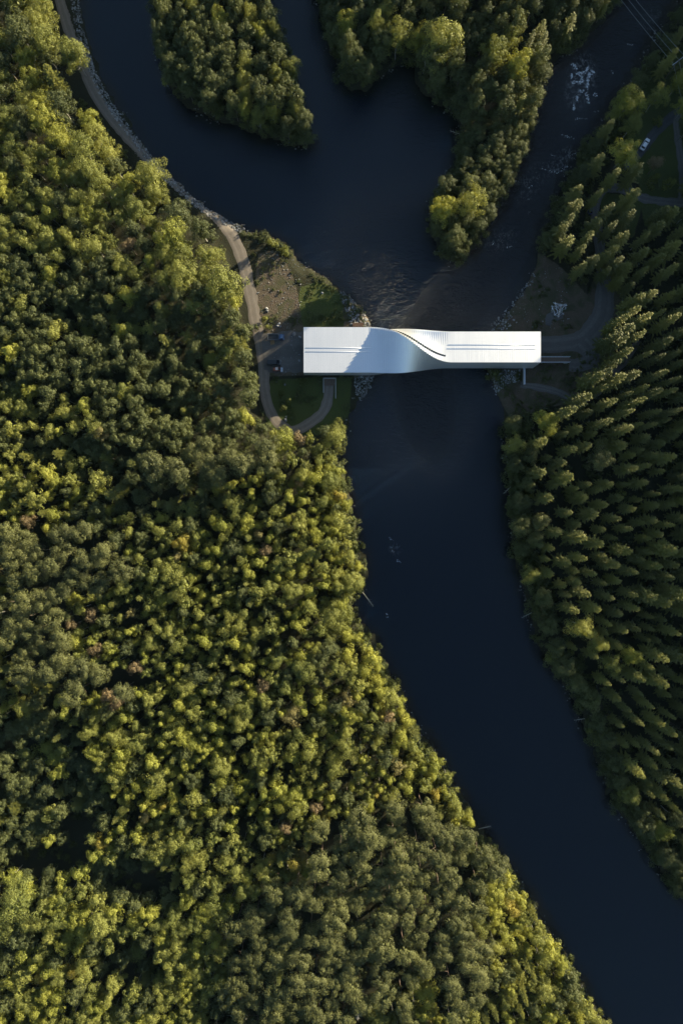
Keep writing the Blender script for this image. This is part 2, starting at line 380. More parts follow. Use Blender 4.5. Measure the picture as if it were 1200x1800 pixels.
tag(link('white_water', npmesh('white_water', V_, F_, mw, True)), 'broken white foam on the rapids of the upper river', 'foam', kind='stuff')

# ------------------------------------------------------------------ roads and paths as draped strips
def catmull(pts, step=1.0):
    out = []; n_ = len(pts)
    for i in range(n_ - 1):
        p0 = pts[max(i - 1, 0)]; p1 = pts[i]; p2 = pts[i + 1]; p3 = pts[min(i + 2, n_ - 1)]
        L = math.dist(p1, p2); k = max(2, int(L / step))
        for j in range(k):
            t = j / k
            out.append(tuple(0.5 * ((2 * p1[a]) + (-p0[a] + p2[a]) * t + (2 * p0[a] - 5 * p1[a] + 4 * p2[a] - p3[a]) * t * t + (-p0[a] + 3 * p1[a] - 3 * p2[a] + p3[a]) * t ** 3) for a in range(2)))
    out.append(tuple(pts[-1])); return out
def strip(name, pts, widths, m, lift=0.05, seed=1, rag=0.35):
    """centre line in photo pixels, widths in metres"""
    c_ = catmull([P(*p) for p in pts], 0.8); V = []; F = []; n_ = len(c_); cols = 7
    for i, p in enumerate(c_):
        q0 = c_[max(0, i - 1)]; q1 = c_[min(n_ - 1, i + 1)]
        d = Vector((q1[0] - q0[0], q1[1] - q0[1], 0)).normalized(); nn = Vector((-d.y, d.x, 0))
        t = i / (n_ - 1) * (len(widths) - 1); k = min(int(t), len(widths) - 2); w = widths[k] * (1 - t + k) + widths[k + 1] * (t - k)
        for j in range(cols):
            e = (j / (cols - 1) - .5) * 2; s_ = w / 2 * e
            if abs(e) > .99: s_ += rag * (float(vnoise(i * 1.0, seed * 17 + 5 * e, 20 + seed, 2.2)) - .5) * 2 * (1 if e > 0 else -1)
            x, y = p[0] + nn.x * s_, p[1] + nn.y * s_
            V.append((x, y, hgt(x, y) + lift - (0.06 if abs(e) > .99 else 0)))
    for i in range(n_ - 1):
        for j in range(cols - 1):
            a = i * cols + j; F.append((a, a + 1, a + cols + 1, a + cols))
    me = npmesh(name, V, F, m, True); a_ = me.attributes.new('across', 'FLOAT', 'POINT')
    a_.data.foreach_set('value', np.tile(np.abs(np.linspace(-1, 1, cols)), n_).astype(np.float32))
    return tag(link(name, me), kind='structure')
def roadmat(name, a, bb, cbump=.5):
    m, n, l, b = mat(name); g = n.new('ShaderNodeNewGeometry').outputs['Position']
    c = mixc(n, l, noise(n, l, .5, 5, g, .6), a, bb); c = mixc(n, l, ramp(n, l, noise(n, l, 5, 3, g), .5, .8), c, [x * 1.35 for x in bb])
    tk_ = ramp(n, l, math_(n, l, 'ABSOLUTE', math_(n, l, 'SUBTRACT', math_(n, l, 'MULTIPLY_ADD', noise(n, l, .25, 2, g), .3, attr(n, 'across')), .6)), .08, .26)
    c = mixc(n, l, math_(n, l, 'MULTIPLY', tk_, .32), c, [x * .62 for x in a])
    l.new(c, b.inputs['Base Color']); b.inputs['Roughness'].default_value = .95
    bp = n.new('ShaderNodeBump'); bp.inputs['Strength'].default_value = cbump; bp.inputs['Distance'].default_value = .08
    l.new(noise(n, l, 4, 4, g), bp.inputs['Height']); l.new(bp.outputs[0], b.inputs['Normal']); return m
M['gravel'] = roadmat('pale_gravel', (0.13, 0.108, 0.088), (0.21, 0.178, 0.148))
M['gravel_dark'] = roadmat('grey_gravel', (0.085, 0.078, 0.073), (0.14, 0.13, 0.12))
M['asphalt'] = roadmat('asphalt', (0.05, 0.05, 0.055), (0.075, 0.075, 0.08), .2)
strip('gravel_road', ROAD_L, [3.8, 3.8, 4.0, 4.2, 4.4, 4.6, 4.4, 4.0, 3.6, 3.8], M['gravel'], .05, 1)
strip('gravel_yard', [(462, 622), (490, 620), (534, 618)], [13, 14.5, 14.5], M['gravel_dark'], .09, 2, .6)
strip('gravel_path', [(948, 606), (985, 605), (1022, 598), (1046, 575), (1060, 545), (1060, 490), (1050, 430), (1044, 385), (1048, 350), (1075, 332), (1130, 350), (1175, 357), (1240, 362)],
      [6.5, 6.5, 8.5, 7.5, 5.5, 4.2, 3.4, 3.2, 3.4, 3.0, 3.2, 3.2], M['gravel_dark'], .05, 3, .5)
strip('gravel_path', [(1194, 352), (1196, 310), (1188, 260), (1184, 215), (1200, 200)], [2.6, 2.6, 2.4, 2.4], M['gravel_dark'], .09, 4)
strip('gravel_path', [(1022, 600), (1040, 625), (1022, 640), (1000, 640)], [7, 6, 4], M['gravel_dark'], .10, 5, .6)
strip('foot_path', [(914, 676), (948, 681), (982, 690), (1014, 706), (1042, 694), (1064, 668), (1092, 640), (1120, 600)], [2.2, 2.2, 2.4, 2.8, 2.6, 2.2], M['gravel_dark'], .14, 6)
strip('asphalt_road', [(1290, 130), (1230, 172), (1190, 200), (1160, 224), (1138, 248), (1118, 275), (1090, 300)], [4.5, 4.5, 4, 3.4, 2.6], M['asphalt'], .05, 7)

# ------------------------------------------------------------------ tree meshes
def quads(cen, nor, size, aspect=0.75):
    n_ = len(cen); nor = nor / (np.linalg.norm(nor, axis=1, keepdims=True) + 1e-9)
    r = rng.normal(size=(n_, 3)); u = np.cross(nor, r); u /= np.linalg.norm(u, axis=1, keepdims=True) + 1e-9; v = np.cross(nor, u)
    s = (size * (0.7 + 0.6 * rng.random(n_)))[:, None] if np.ndim(size) == 0 else size[:, None]
    a = u * s * .5; b_ = v * s * .5 * aspect
    V = np.stack([cen - a, cen - b_, cen + a, cen + b_], 1).reshape(-1, 3)
    return V, np.arange(n_ * 4).reshape(-1, 4)
def ball(n_):
    d = rng.normal(size=(n_, 3)); return d / np.linalg.norm(d, axis=1, keepdims=True)
def lobed_crown(h, r, base, nl, lr, per, leaf, m, name, egg=0.8, jag=0.25, topbias=0.35):
    """crown of leaf clumps: nl lobes of radius lr on and inside an egg between base and h"""
    cz = (h + base) / 2; hz = (h - base) / 2
    C_, N_, LV = [], [], []
    ph = rng.random(3) * 6.28
    for i in range(nl):
        d = ball(1)[0]; d[2] = d[2] * .8 + topbias * rng.random()
        d /= np.linalg.norm(d)
        rad = (0.55 + .45 * rng.random() ** .6) * (1 + jag * math.sin(3 * math.atan2(d[1], d[0]) + ph[0]) * .6 + jag * (rng.random() - .5))
        wz = 1 - .35 * max(0, d[2]) * egg
        c_ = np.array([d[0] * r * rad * wz, d[1] * r * rad * wz, cz + d[2] * hz * min(1, rad * 1.02)])
        R_ = lr * (0.65 + .7 * rng.random())
        k = int(per * 1.35 * (R_ / lr) ** 1.6) + 6
        q = ball(k); q[:, 2] = np.where(q[:, 2] < -.35, -q[:, 2] * .6, q[:, 2])
        rr = R_ * (0.55 + .5 * rng.random(k) ** .5)
        pos = c_ + q * rr[:, None] * np.array([1, 1, .8])
        C_.append(pos); N_.append(q * 1.0 + d * .35 + rng.normal(size=(k, 3)) * .42 + np.array([0, 0, .1])); LV.append(np.clip(rng.random() * .7 + rng.random(k) * .5 - .1, 0, 1))
    C_ = np.concatenate(C_); N_ = np.concatenate(N_); LV = np.concatenate(LV)
    ni = int(18 * r * hz ** .7); q = ball(ni) * (rng.random(ni) ** .4)[:, None] * np.array([r * .62, r * .62, hz * .62]) + np.array([0, 0, cz])
    C_ = np.concatenate([C_, q]); N_ = np.concatenate([N_, rng.normal(size=(ni, 3))]); LV = np.concatenate([LV, rng.random(ni) * .4])  # inner cards added to block sun, their shade toned into darker leaf colour
    sz = leaf * .84 * (0.7 + 0.6 * rng.random(len(C_))); sz[-ni:] = min(.95, r * .32)
    V, F = quads(C_, N_, sz)
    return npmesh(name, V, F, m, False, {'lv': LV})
def conifer(h, r, base, m, name, tiers=15, nb=8, leaf=.4):
    C_, U_, W_, LV = [], [], [], []
    for t in range(tiers):
        f = t / (tiers - 1); z0 = base + (h - base) * (f ** .9)
        L = (r * (1 - f) ** .6 + .25) * ((.72, 1.12)[t % 2] + .2 * (rng.random() - .5))
        nbr = nb if f < .8 else max(5, nb - 2); off = rng.random() * 6.28; tl = rng.random()
        for k in range(nbr):
            a = off + 2 * math.pi * k / nbr + rng.normal() * .15
            Lk = L * (.5 + .75 * rng.random()); d = np.array([math.cos(a), math.sin(a), 0]); side = np.array([-d[1], d[0], 0])
            droop = -.35 + .75 * f
            ns = max(3, int(Lk / .3)); lv = np.clip(tl * .5 + .5 * rng.random(), 0, 1)
            for s in range(ns):
                u = (s + .6) / ns; p = d * Lk * u + np.array([0, 0, z0 + droop * Lk * u * u + .12 * Lk * u])
                wd = .42 * (1 - u * .55) + .14
                for sg in (-1, 1):
                    dirv = d * .75 + side * sg * .75 + np.array([0, 0, -.18 + rng.normal() * .16])
                    C_.append(p + dirv * wd * .5); U_.append(dirv * wd * 1.15); W_.append(side * .0 + np.cross(dirv, [0, 0, 1]) * .30 + np.array([0, 0, rng.normal() * .07])); LV.append(lv)
    C_ = np.array(C_); U_ = np.array(U_) * .5; W_ = np.array(W_) * .62
    V = np.stack([C_ - U_ * .9, C_ - W_, C_ + U_, C_ + W_], 1).reshape(-1, 3)
    return npmesh(name, V, np.arange(len(V)).reshape(-1, 4), m, False, {'lv': LV})
def trunk(h, r0, m, name, limbs=6, spread=1.6, base=.4, seed=0, lean=0.3):
    rd = random.Random(seed); b_ = MB(); n_ = 7
    pts = [Vector((math.sin(i * 1.3 + seed) * lean * i / n_, math.cos(i * 1.7 + seed) * lean * i / n_, h * i / n_ * .96 - (.4 if i == 0 else 0))) for i in range(n_ + 1)]
    b_.tube(pts, [r0 * (1.25 if i == 0 else 1) * (1 - i / (n_ + .4)) + .02 for i in range(n_ + 1)], 7)
    for k in range(limbs):
        z = h * (base + (.9 - base) * (k + .3) / limbs); a = rd.random() * 6.28; L = spread * (1.1 - .6 * k / limbs) * rd.uniform(.7, 1.1)
        i = min(int(z / h * n_), n_ - 1); o = pts[i].lerp(pts[i + 1], z / (h * .96) * n_ - i if z / (h * .96) * n_ - i < 1 else 1)
        b_.tube([o, o + Vector((math.cos(a) * L * .5, math.sin(a) * L * .5, L * .35)), o + Vector((math.cos(a) * L, math.sin(a) * L, L * .8))], [r0 * .35, r0 * .22, .02], 5)
    o = b_.build(name, m, smooth=True); me = o.data; bpy.data.objects.remove(o); return me

# kinds: list of (crown mesh, trunk mesh, height, radius)
T = {}
def reg(kind, cm, tm, h, r): T.setdefault(kind, []).append((cm, tm, h, r))
for i in range(5):
    mm = ['birch', 'birch_gold', 'birch', 'birch_gold', 'birch'][i]
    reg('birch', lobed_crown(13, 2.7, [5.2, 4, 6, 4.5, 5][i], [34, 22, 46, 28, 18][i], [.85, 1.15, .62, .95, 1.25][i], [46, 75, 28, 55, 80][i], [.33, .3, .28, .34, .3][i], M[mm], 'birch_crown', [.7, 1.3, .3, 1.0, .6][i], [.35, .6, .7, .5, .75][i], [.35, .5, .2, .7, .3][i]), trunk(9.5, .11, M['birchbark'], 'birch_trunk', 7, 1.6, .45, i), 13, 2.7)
for i in range(2):
    reg('birch', lobed_crown(13.5, 2.6, 5, 30, .9, 46, .33, M['aspen'], 'aspen_crown', .7, .3), trunk(10, .12, M['bark'], 'aspen_trunk', 7, 1.5, .45, 10 + i), 13.5, 2.6)
for i in range(5):
    mm = ['birch', 'birch', 'aspen', 'birch_gold', 'birch'][i]
    reg('bigbirch', lobed_crown(17, 4.3, 4.0, [100, 70, 130, 85, 60][i], [1.0, 1.25, .8, 1.1, 1.4][i], [46, 62, 34, 52, 80][i], [.36, .32, .3, .36, .33][i], M[mm], 'large_birch_crown', [.9, .5, 1.2, .7, 1.0][i], [.3, .6, .45, .5, .7][i]), trunk(12.5, .2, M['birchbark'], 'large_birch_trunk', 11, 2.6, .3, 20 + i, .6), 17, 4.3)
for i in range(3):
    reg('dark', lobed_crown(15, 3.5, 4.5, 62, .95, 44, .36, M['aspen'], 'alder_crown', .7, .3), trunk(11, .17, M['bark'], 'alder_trunk', 9, 2.1, .35, 30 + i, .5), 15, 3.5)
for i in range(4):
    reg('pine', lobed_crown(17, 3.4, 10.5, 36, 1.05, 95, .26, M['pine'], 'pine_crown', .4, .4), trunk(13, .18, M['pinebark'], 'pine_trunk', 4, 2.2, .5, 40 + i, .4), 17, 3.4)
for i in range(5):
    reg('spruce', conifer(18, [2.6,2.2,3.0,2.4,2.8][i], 3.0, M['spruce'], 'spruce_crown', 24, 8), trunk(17.5, .2, M['bark'], 'spruce_trunk', 0, 1, .3, 50 + i, .1), 18, 2.9)
for i in range(2):
    reg('redtree', lobed_crown(12, 2.5, 5, 34, .75, 40, .3, M['red'], 'rusty_crown', .7, .4), trunk(11.5, .14, M['bark'], 'rusty_trunk', 8, 1.8, .4, 60 + i), 12, 2.5)
for i in range(3):
    mm = ['shrub', 'aspen', 'birch'][i]
    reg('bush', lobed_crown(2.6, 1.6, .2, 16, .55, 36, .26, M[mm], 'bush_foliage', .4, .4), trunk(1.6, .06, M['bark'], 'bush_stem', 5, .8, .1, 70 + i), 2.6, 1.6)

def hero_bare(h, seed):
    rd = random.Random(seed); b_ = MB(); pts = [Vector((0.2 * math.sin(i + seed), .2 * math.cos(i), h * i / 7 - (.3 if i == 0 else 0))) for i in range(8)]
    b_.tube(pts, [.26 * (1 - i / 7.6) for i in range(8)], 7)
    br = MB()
    for k in range(70):
        f = .25 + .72 * k / 70; z = h * f; a = k * 2.4 + rd.random(); L = 3.0 * (1 - f) + .5
        p = Vector((0, 0, z)); q = p + Vector((math.cos(a) * L, math.sin(a) * L, -.1 * L + rd.random() * .5)); mid = p.lerp(q, .5) + Vector((0, 0, .12))
        br.tube([p, mid, q], [.06, .045, .015], 4)
        for j in range(3):
            o = p.lerp(q, .35 + .2 * j); a2 = a + rd.choice((-1, 1)) * .7; br.tube([o, o + Vector((math.cos(a2), math.sin(a2), .1)) * L * .35], [.03, .01], 3)
    return b_, br

# ------------------------------------------------------------------ where the trees stand
ROCKCLR = []
def noise1(x, y, s, sc): return float(vnoise(np.float64(x), np.float64(y), s, sc))
def near(poly, x, y): return float(segdist(poly, np.float64(x), np.float64(y), False))
PATHS_R = [[(948, 606), (985, 605), (1022, 598), (1046, 575), (1060, 545), (1062, 515)], [(914, 676), (948, 681), (982, 690), (1000, 700)], [(1190, 200), (1160, 224), (1130, 255)], [(1184, 215), (1188, 260), (1196, 352)], [(1135, 352), (1175, 357), (1200, 358)]]
DARKS = [(110, 530, 130, 70), (300, 700, 150, 150), (170, 620, 120, 90), (60, 1370, 110, 120), (330, 560, 90, 70), (240, 830, 130, 40), (30, 1640, 40, 90)]
PINES = [(690, 1520, 170, 110), (600, 1660, 190, 150), (110, 985, 120, 60), (60, 1120, 70, 90), (380, 810, 120, 30), (470, 1700, 80, 120), (800, 1680, 60, 120), (140, 1190, 120, 30)]
def inell(L, x, y): return max((1 - ((x - a) / c) ** 2 - ((y - b) / d) ** 2) for a, b, c, d in L)
GLADE_TR = [(1128, 120), (1210, 100), (1230, 420), (1140, 345), (1110, 270), (1130, 215)]
LOWS = [(60, 1385, 120, 130), (235, 1545, 85, 45), (60, 1500, 90, 45), (225, 1700, 60, 35), (300, 880, 130, 28), (330, 660, 100, 90), (150, 800, 130, 40), (200, 560, 120, 40)]
GLADES = [(60, 1515, 70, 22), (130, 1500, 40, 30), (240, 1550, 50, 24), (225, 1705, 34, 20), (135, 1450, 26, 30), (430, 1445, 16, 22), (300, 865, 30, 14), (205, 990, 20, 12)]
def choose(x, y):
    """kind, crown radius px, height scale, or None"""
    if -90 <= x <= 1520 and -330 <= y <= 1900: pass
    else: return None
    u = rng.random()
    zone = None
    for nm, L in (('left', LEFT), ('island', ISLAND), ('mid', MID), ('right', RIGHT)):
        if bool(inpoly(L, np.float64(x), np.float64(y))): zone = nm; break
    if zone is None: return None
    if zone == 'left':
        dr = near(ROAD_L, x, y)
        if y < 800 and (dr < 25 or x > np.interp(y, [-130, 0, 100, 205, 305, 385, 470, 600, 690, 756, 800], [80, 80, 108, 160, 255, 345, 405, 432, 440, 470, 500])):
            if not (y > 757 and dr > 22): return None
        n_ = noise1(x, y, 41, 60)
        if inell(GLADES, x, y) + (n_ - .5) > 0: return None
        if inell(LOWS, x, y) + (n_ - .5) * .9 > 0: return ('dark' if u < .7 else 'spruce' if u < .85 else 'birch', 11 + 7 * rng.random(), .5 + .35 * rng.random() ** 2, zone)
        if inell(PINES, x, y) + (n_ - .5) * .9 > 0: return ('pine', 19.5 + 3.5 * u, .9 + .2 * u, zone)
        if inell(DARKS, x, y) + (n_ - .5) * .9 > 0: return ('dark' if u < .75 else 'birch', 14 + 4 * u, .85 + .15 * u, zone)
        if y < 500:
            if dr < 14 + 20 * .8: return None
            if dr < 110: q_ = rng.random(); return ('bigbirch', 16 + 15 * q_, .75 + .35 * q_, zone) if dr > 13 + .85 * (16 + 15 * q_) else None
            return (('bigbirch', 14 + 11 * rng.random(), .85, zone) if u < .6 else ('birch', 13 + 2 * u, 1, zone))
        if y > 1500 and x < 460: return (('bigbirch', 15 + 3 * u, .8, zone) if u < .5 else ('birch', 12.5 + 2 * u, 1, zone)) 
        if u < .05: return ('spruce', 11, .8, zone)
        if u > .993: return ('redtree', 12, 1, zone)
        if u > .93: return ('dark', 14, .9, zone)
        if u > .70: return ('bigbirch', 14 + 10 * rng.random() ** 1.5, .8, zone)
        q_ = rng.random() ** 1.5; return ('birch', 8.5 + 8 * q_, .68 + .28 * q_ + .25 * rng.random(), zone)
    if zone == 'island':
        if y > 232 or (x > 525 and y > 215): return None
        return (('bigbirch', 14 + 5 * u, .75 + .2 * u, zone) if u < .22 else ('dark', 13 + 5 * u, .75 + .4 * rng.random(), zone))  # dark leaf kind dominates so the island's shade sits in the colour
    if zone == 'mid':
        if y > 195: return (None if u < .25 else ('dark', 10 + 5 * u, .52 + .22 * u, zone)) if y < 345 else ('dark', 13 + 3 * u, .7, zone)
        if x > 900 and u < .3: return ('spruce', 13, .9, zone)
        return (('bigbirch', 15 + 14 * u, .9 + .5 * u, zone) if u < .25 else ('dark', 14 + 5 * u, .8 + .5 * rng.random(), zone))  # dark leaf kind favoured, putting shade into the crown colour
    # right bank
    if bool(inpoly(CLEAR_R, np.float64(x), np.float64(y))): return None
    if 430 < y < 740 and x < 1055 and not (y > 716): return None
    if any(near(p, x, y) < 16 for p in PATHS_R): return None
    if bool(inpoly(GLADE_TR, np.float64(x), np.float64(y))) and u < .86: return None
    if y < 440:
        if x > 1120 and u < .35: return None
        if near(RIGHT[5:19], x, y) < 22: return ('bigbirch' if u < .2 else 'dark', 11 + 3 * u, .55 + .1 * u, zone)
        return ('spruce', 13 + 2 * u, .85 + .15 * u, zone) if u < .6 else ('bigbirch', 14 + 3 * u, .8, zone)
    edge = near(RIGHT[26:47], x, y)
    if edge < 45 and y > 720: return ('dark', 14 + 5 * u, .75 + .2 * u, zone) if u < .8 else ('bigbirch', 16, .8, zone)
    if edge < 110 and u < .15: return ('bigbirch', 15 + 3 * u, .95, zone)
    if u > .97: return ('pine', 16, 1, zone)
    q_ = rng.random(); tall_ = .3 if 540 < y < 760 and x > 1050 else 0  # extra height added to keep sun off the river
    if y < 540 and x < 1170: return ('spruce', 9 + 6 * q_, .6 + .25 * q_, zone)
    return ('spruce', 8 + 9 * q_, .55 + .5 * q_ + .2 * rng.random() + tall_, zone)

TREES = []
cell = {}; CS = 30
def ok(x, y, r, f=.86):
    ci, cj = int(x // CS), int(y // CS)
    for i in range(ci - 2, ci + 3):
        for j in range(cj - 2, cj + 3):
            for (a, b_, q) in cell.get((i, j), ()):
                if (a - x) ** 2 + (b_ - y) ** 2 < (f * (r + q)) ** 2: return False
    return True
def addtree(kind, x, y, r, hs, zone, label=None, var=None, force=False):
    v = var if var is not None else int(rng.integers(len(T[kind])))
    if var is None and kind == 'birch': v = int(rng.choice(7, p=[.16, .22, .16, .26, .14, .03, .03] if y > 820 else [.24, .06, .24, .08, .22, .08, .08]))
    h0, r0 = T[kind][v][2], T[kind][v][3]
    h = h0 * hs
    cz = h * .78
    wx, wy = P(x, y, cz)
    bx, by = W2P(wx, wy)
    if not force and sdat(wx, wy) < 1.0: return False
    gz = hgt(wx, wy)
    sr = r * S * (1 - cz / H) / r0 * rng.uniform(.88, 1.12)
    if kind == 'spruce': sr = max(sr, .62) * rng.uniform(.8, 1.15)
    TREES.append(dict(kind=kind, v=v, x=wx, y=wy, z=gz - .05, sr=sr, sh=hs, px=x, py=y, size=r * (1 + hs * .4), zone=zone, label=label, rz=float(rng.random() * 6.28), hero=label is not None))
    cell.setdefault((int(x // CS), int(y // CS)), []).append((x, y, r)); return True
# trees that can be told apart in the photo, placed one by one
HEROES = [
 ('bigbirch', 517, 184, 13, .72, 'island', 'pale birch with a visible white trunk standing alone at the wooded island tip', 0),
 ('bigbirch', 590, 768, 18, .8, 'left', 'round olive tree leaning over the water just south of the museum loop road', 4),
 ('bigbirch', 124, 86, 22, 1.05, 'left', 'tall pale birch overhanging the gravel road near the top left', 0),
 ('bigbirch', 142, 255, 22, 1.05, 'left', 'large oval pale green birch on its own west of the road bend', 1),
 ('bigbirch', 262, 305, 26, 1.1, 'left', 'biggest pale birch beside the road where sunlight crosses the gravel', 4),
 ('spruce', 90, 130, 20, 1.0, 'left', 'broad feathery spruce behind the roadside birches near the top left', 0),
 ('redtree', 63, 248, 11, 1.0, 'left', 'brownish pink half-bare tree among the green crowns at upper left', 0),
 ('redtree', 228, 432, 13, 1.0, 'left', 'rust-tinted tree in the forest west of the gravel road bend', 1),
 ('redtree', 1152, 290, 12, .8, 'right', 'reddish brown tree in the glade beside the white car', 0),
 ('bigbirch', 782, 362, 20, 1.1, 'mid', 'western one of two sunlit broadleaf crowns on the peninsula tip', 3),
 ('bigbirch', 832, 348, 21, 1.2, 'mid', 'eastern one of two sunlit broadleaf crowns on the peninsula tip', 1),
 ('dark', 800, 412, 20, .95, 'mid', 'low dark green tree at the very tip of the peninsula', 0),
 ('bigbirch', 778, 62, 34, 1.3, 'mid', 'huge rounded tree overhanging the small bay below the top edge', 0),
 ('bigbirch', 622, 90, 19, 1.0, 'mid', 'greyish tree on the corner of wooded land west of the bay', 2),
 ('bigbirch', 700, 52, 22, 1.1, 'mid', 'brownish green tree on the shore just left of the huge rounded tree', 4),
 ('bigbirch', 870, 88, 24, 1.1, 'mid', 'tall olive crown right of the huge rounded bay tree', 0),
 ('bigbirch', 912, 110, 22, 1.15, 'mid', 'sunlit ragged tree on the wooded land beside the rapids', 3),
 ('bigbirch', 963, 742, 21, .9, 'right', 'bright yellow-green tree at the bank south of the museum east end', 3),
 ('pine', 1052, 808, 24, .95, 'right', 'broad grey-green pine crown in the spruce wood on the right bank', 0),
 ('bigbirch', 1024, 1102, 22, .95, 'right', 'large olive broadleaf crown midway down the right bank', 4),
 ('bigbirch', 1072, 1166, 17, .85, 'right', 'rounded green crown below the large olive one on the right bank', 1),
 ('bigbirch', 1108, 1152, 18, .9, 'right', 'pale tan-tipped broadleaf crown amid spruces on the right bank', 3),
 ('bigbirch', 1110, 175, 24, .9, 'right', 'sunlit tree above the white car beside the upper river', 3),
 ('bigbirch', 1100, 268, 24, .9, 'right', 'bright rounded tree touching the left side of the white car', 3),
 ('spruce', 1070, 222, 17, .9, 'right', 'pale feathery spruce on the bank left of the white car', 1),
 ('spruce', 1052, 282, 14, .9, 'right', 'greyish spruce on the bank downstream of the white car', 2),
 ('spruce', 1110, 345, 22, .95, 'right', 'wide golden spruce over the junction of the gravel paths', 3),
 ('spruce', 1012, 362, 21, 1.0, 'right', 'broad sunlit spruce between river and gravel path', 4),
 ('bigbirch', 28, 1590, 30, 1.15, 'left', 'large golden crown at the left edge near the bottom corner', 1),
 ('bigbirch', 178, 1625, 24, 1.0, 'left', 'tall pale birch standing over a dark gap near bottom left', 0),
 ('spruce', 492, 1710, 18, 1.05, 'left', 'pale spruce with a bleached visible stem near the bottom edge', 1),
 ('bush', 480, 424, 10, 1.5, 'left', 'sunlit yellow-green bush by the water above the bare slope', 2),
 ('bush', 499, 438, 9, 1.6, 'left', 'rounded sunlit bush at the water edge, right one of the pair', 2),
 ('bush', 445, 446, 4, .8, 'left', 'small bush between the gravel road and the bare slope', 0),
 ('bush', 464, 560, 5, .8, 'left', 'small bright shrub beside the road north of the blue truck', 2),
 ('bush', 473, 574, 6, .8, 'left', 'low green shrub just above the blue truck', 2),
 ('bush', 495, 693, 7, .9, 'left', 'upper left shrub of the planting bed inside the loop road', 0),
 ('bush', 507, 705, 6, .9, 'left', 'yellowish shrub on the right side of the loop planting bed', 2),
 ('bush', 497, 716, 7, .8, 'left', 'lowest shrub of the planting bed inside the loop road', 0),
 ('bush', 528, 670, 7, .9, 'left', 'shrub close to the museum wall inside the loop road', 0),
 ('bush', 524, 693, 6, .9, 'left', 'round green shrub between planting bed and entrance ramp', 1),
 ('bush', 452, 575, 6, .9, 'left', 'dark low shrub on the left side of the gravel road by the yard', 0),
 ('bush', 1155, 214, 8, 1.3, 'right', 'small yellow bush beside the asphalt road above the white car', 2),
 ('bush', 1148, 318, 11, 2.2, 'right', 'upright green bush in the glade below the reddish tree', 2),
 ('bush', 1175, 322, 9, 2.0, 'right', 'small green bush in the glade nearest the gravel path', 2),
 ('bush', 1095, 517, 7, 1.0, 'right', 'small bush at the edge of spruce wood right of the sculpture', 1),
]
for k, x, y, r, hs, z, lab, v in HEROES: addtree(k, x, y, r, hs, z, lab, v, True)
EXTRA_SPRUCE = [(1001, 385), (990, 400), (1015, 335), (1045, 395), (1040, 460), (1022, 470), (1062, 452), (1085, 460), (1075, 442), (1100, 470), (1092, 420), (1020, 440), (1180, 375), (1155, 400), (1130, 418), (1165, 372),
                (1090, 600), (1078, 640), (1098, 620), (1062, 655), (1120, 590), (1048, 662), (1000, 722), (1025, 700), (1110, 660), (1085, 665), (1062, 742), (1100, 725), (1120, 705)]
for x, y in EXTRA_SPRUCE: addtree('spruce', x, y, 14, (.75 if y < 500 else 1.25) + .15 * rng.random(), 'right')
for x, y in [(1092, 562), (1112, 548), (1080, 592), (1100, 580), (1130, 560), (1120, 525), (1140, 520)]: addtree('spruce', x, y, 15, 1.3 if y > 530 else 1.15, 'right')  # spruces added to block the sun from the river below the museum
cand = np.stack([rng.uniform(-90, 1520, 75000), rng.uniform(-330, 1900, 75000)], 1)
for x, y in cand:
    c_ = choose(x, y)
    if c_ is None: continue
    k, r, hs, z = c_
    dense = (.80 if z != 'right' else 1.1) * rng.uniform(.85, 1.15)
    if ok(x, y, r, dense * .92): addtree(k, x, y, r, hs, z)
print('trees', len(TREES), {k: sum(t['kind'] == k for t in TREES) for k in T})

NAMES = {'birch': ('birch_tree', 'birch'), 'bigbirch': ('birch_tree', 'birch'), 'dark': ('alder_tree', 'alder'), 'pine': ('pine_tree', 'pine'), 'spruce': ('spruce_tree', 'spruce'), 'redtree': ('rusty_tree', 'tree'), 'bush': ('bush', 'bush')}
ADJ = {'birch_tree': 'sunlit birch crown', 'alder_tree': 'dark broadleaf crown', 'pine_tree': 'dull olive pine crown', 'spruce_tree': 'pointed spruce crown', 'rusty_tree': 'tan-tinted crown', 'bush': 'bush'}
GROUP = {'birch_tree': 'birches of the woods', 'alder_tree': 'dark broadleaf trees of the woods', 'pine_tree': 'pines of the woods', 'spruce_tree': 'spruces of the woods', 'rusty_tree': 'tan-tinted trees of the woods', 'bush': 'bushes around the museum'}
ORD = ['largest', 'second largest', 'third largest', 'fourth largest', 'fifth largest', 'sixth largest', 'seventh largest', 'eighth largest', 'ninth largest', 'tenth largest', 'eleventh largest', 'twelfth largest', 'thirteenth largest', 'fourteenth largest', 'fifteenth largest', 'sixteenth largest', 'seventeenth largest', 'eighteenth largest', 'nineteenth largest', 'twentieth largest']
ROWS = [(90, 'at the top edge'), (190, 'just below the top edge'), (290, 'level with the white car'), (390, 'level with the peninsula tip'), (480, 'above yard level'), (575, 'just above museum level'), (660, 'level with the museum'),
        (760, 'level with the loop road'), (870, 'just above photo middle'), (960, 'at photo middle'), (1060, 'just below photo middle'), (1160, 'above the lower third'), (1260, 'at the lower third'), (1370, 'inside the lower third'), (1480, 'in the lower quarter'), (1580, 'below lower quarter line'), (1690, 'near the bottom'), (9999, 'at the bottom edge')]
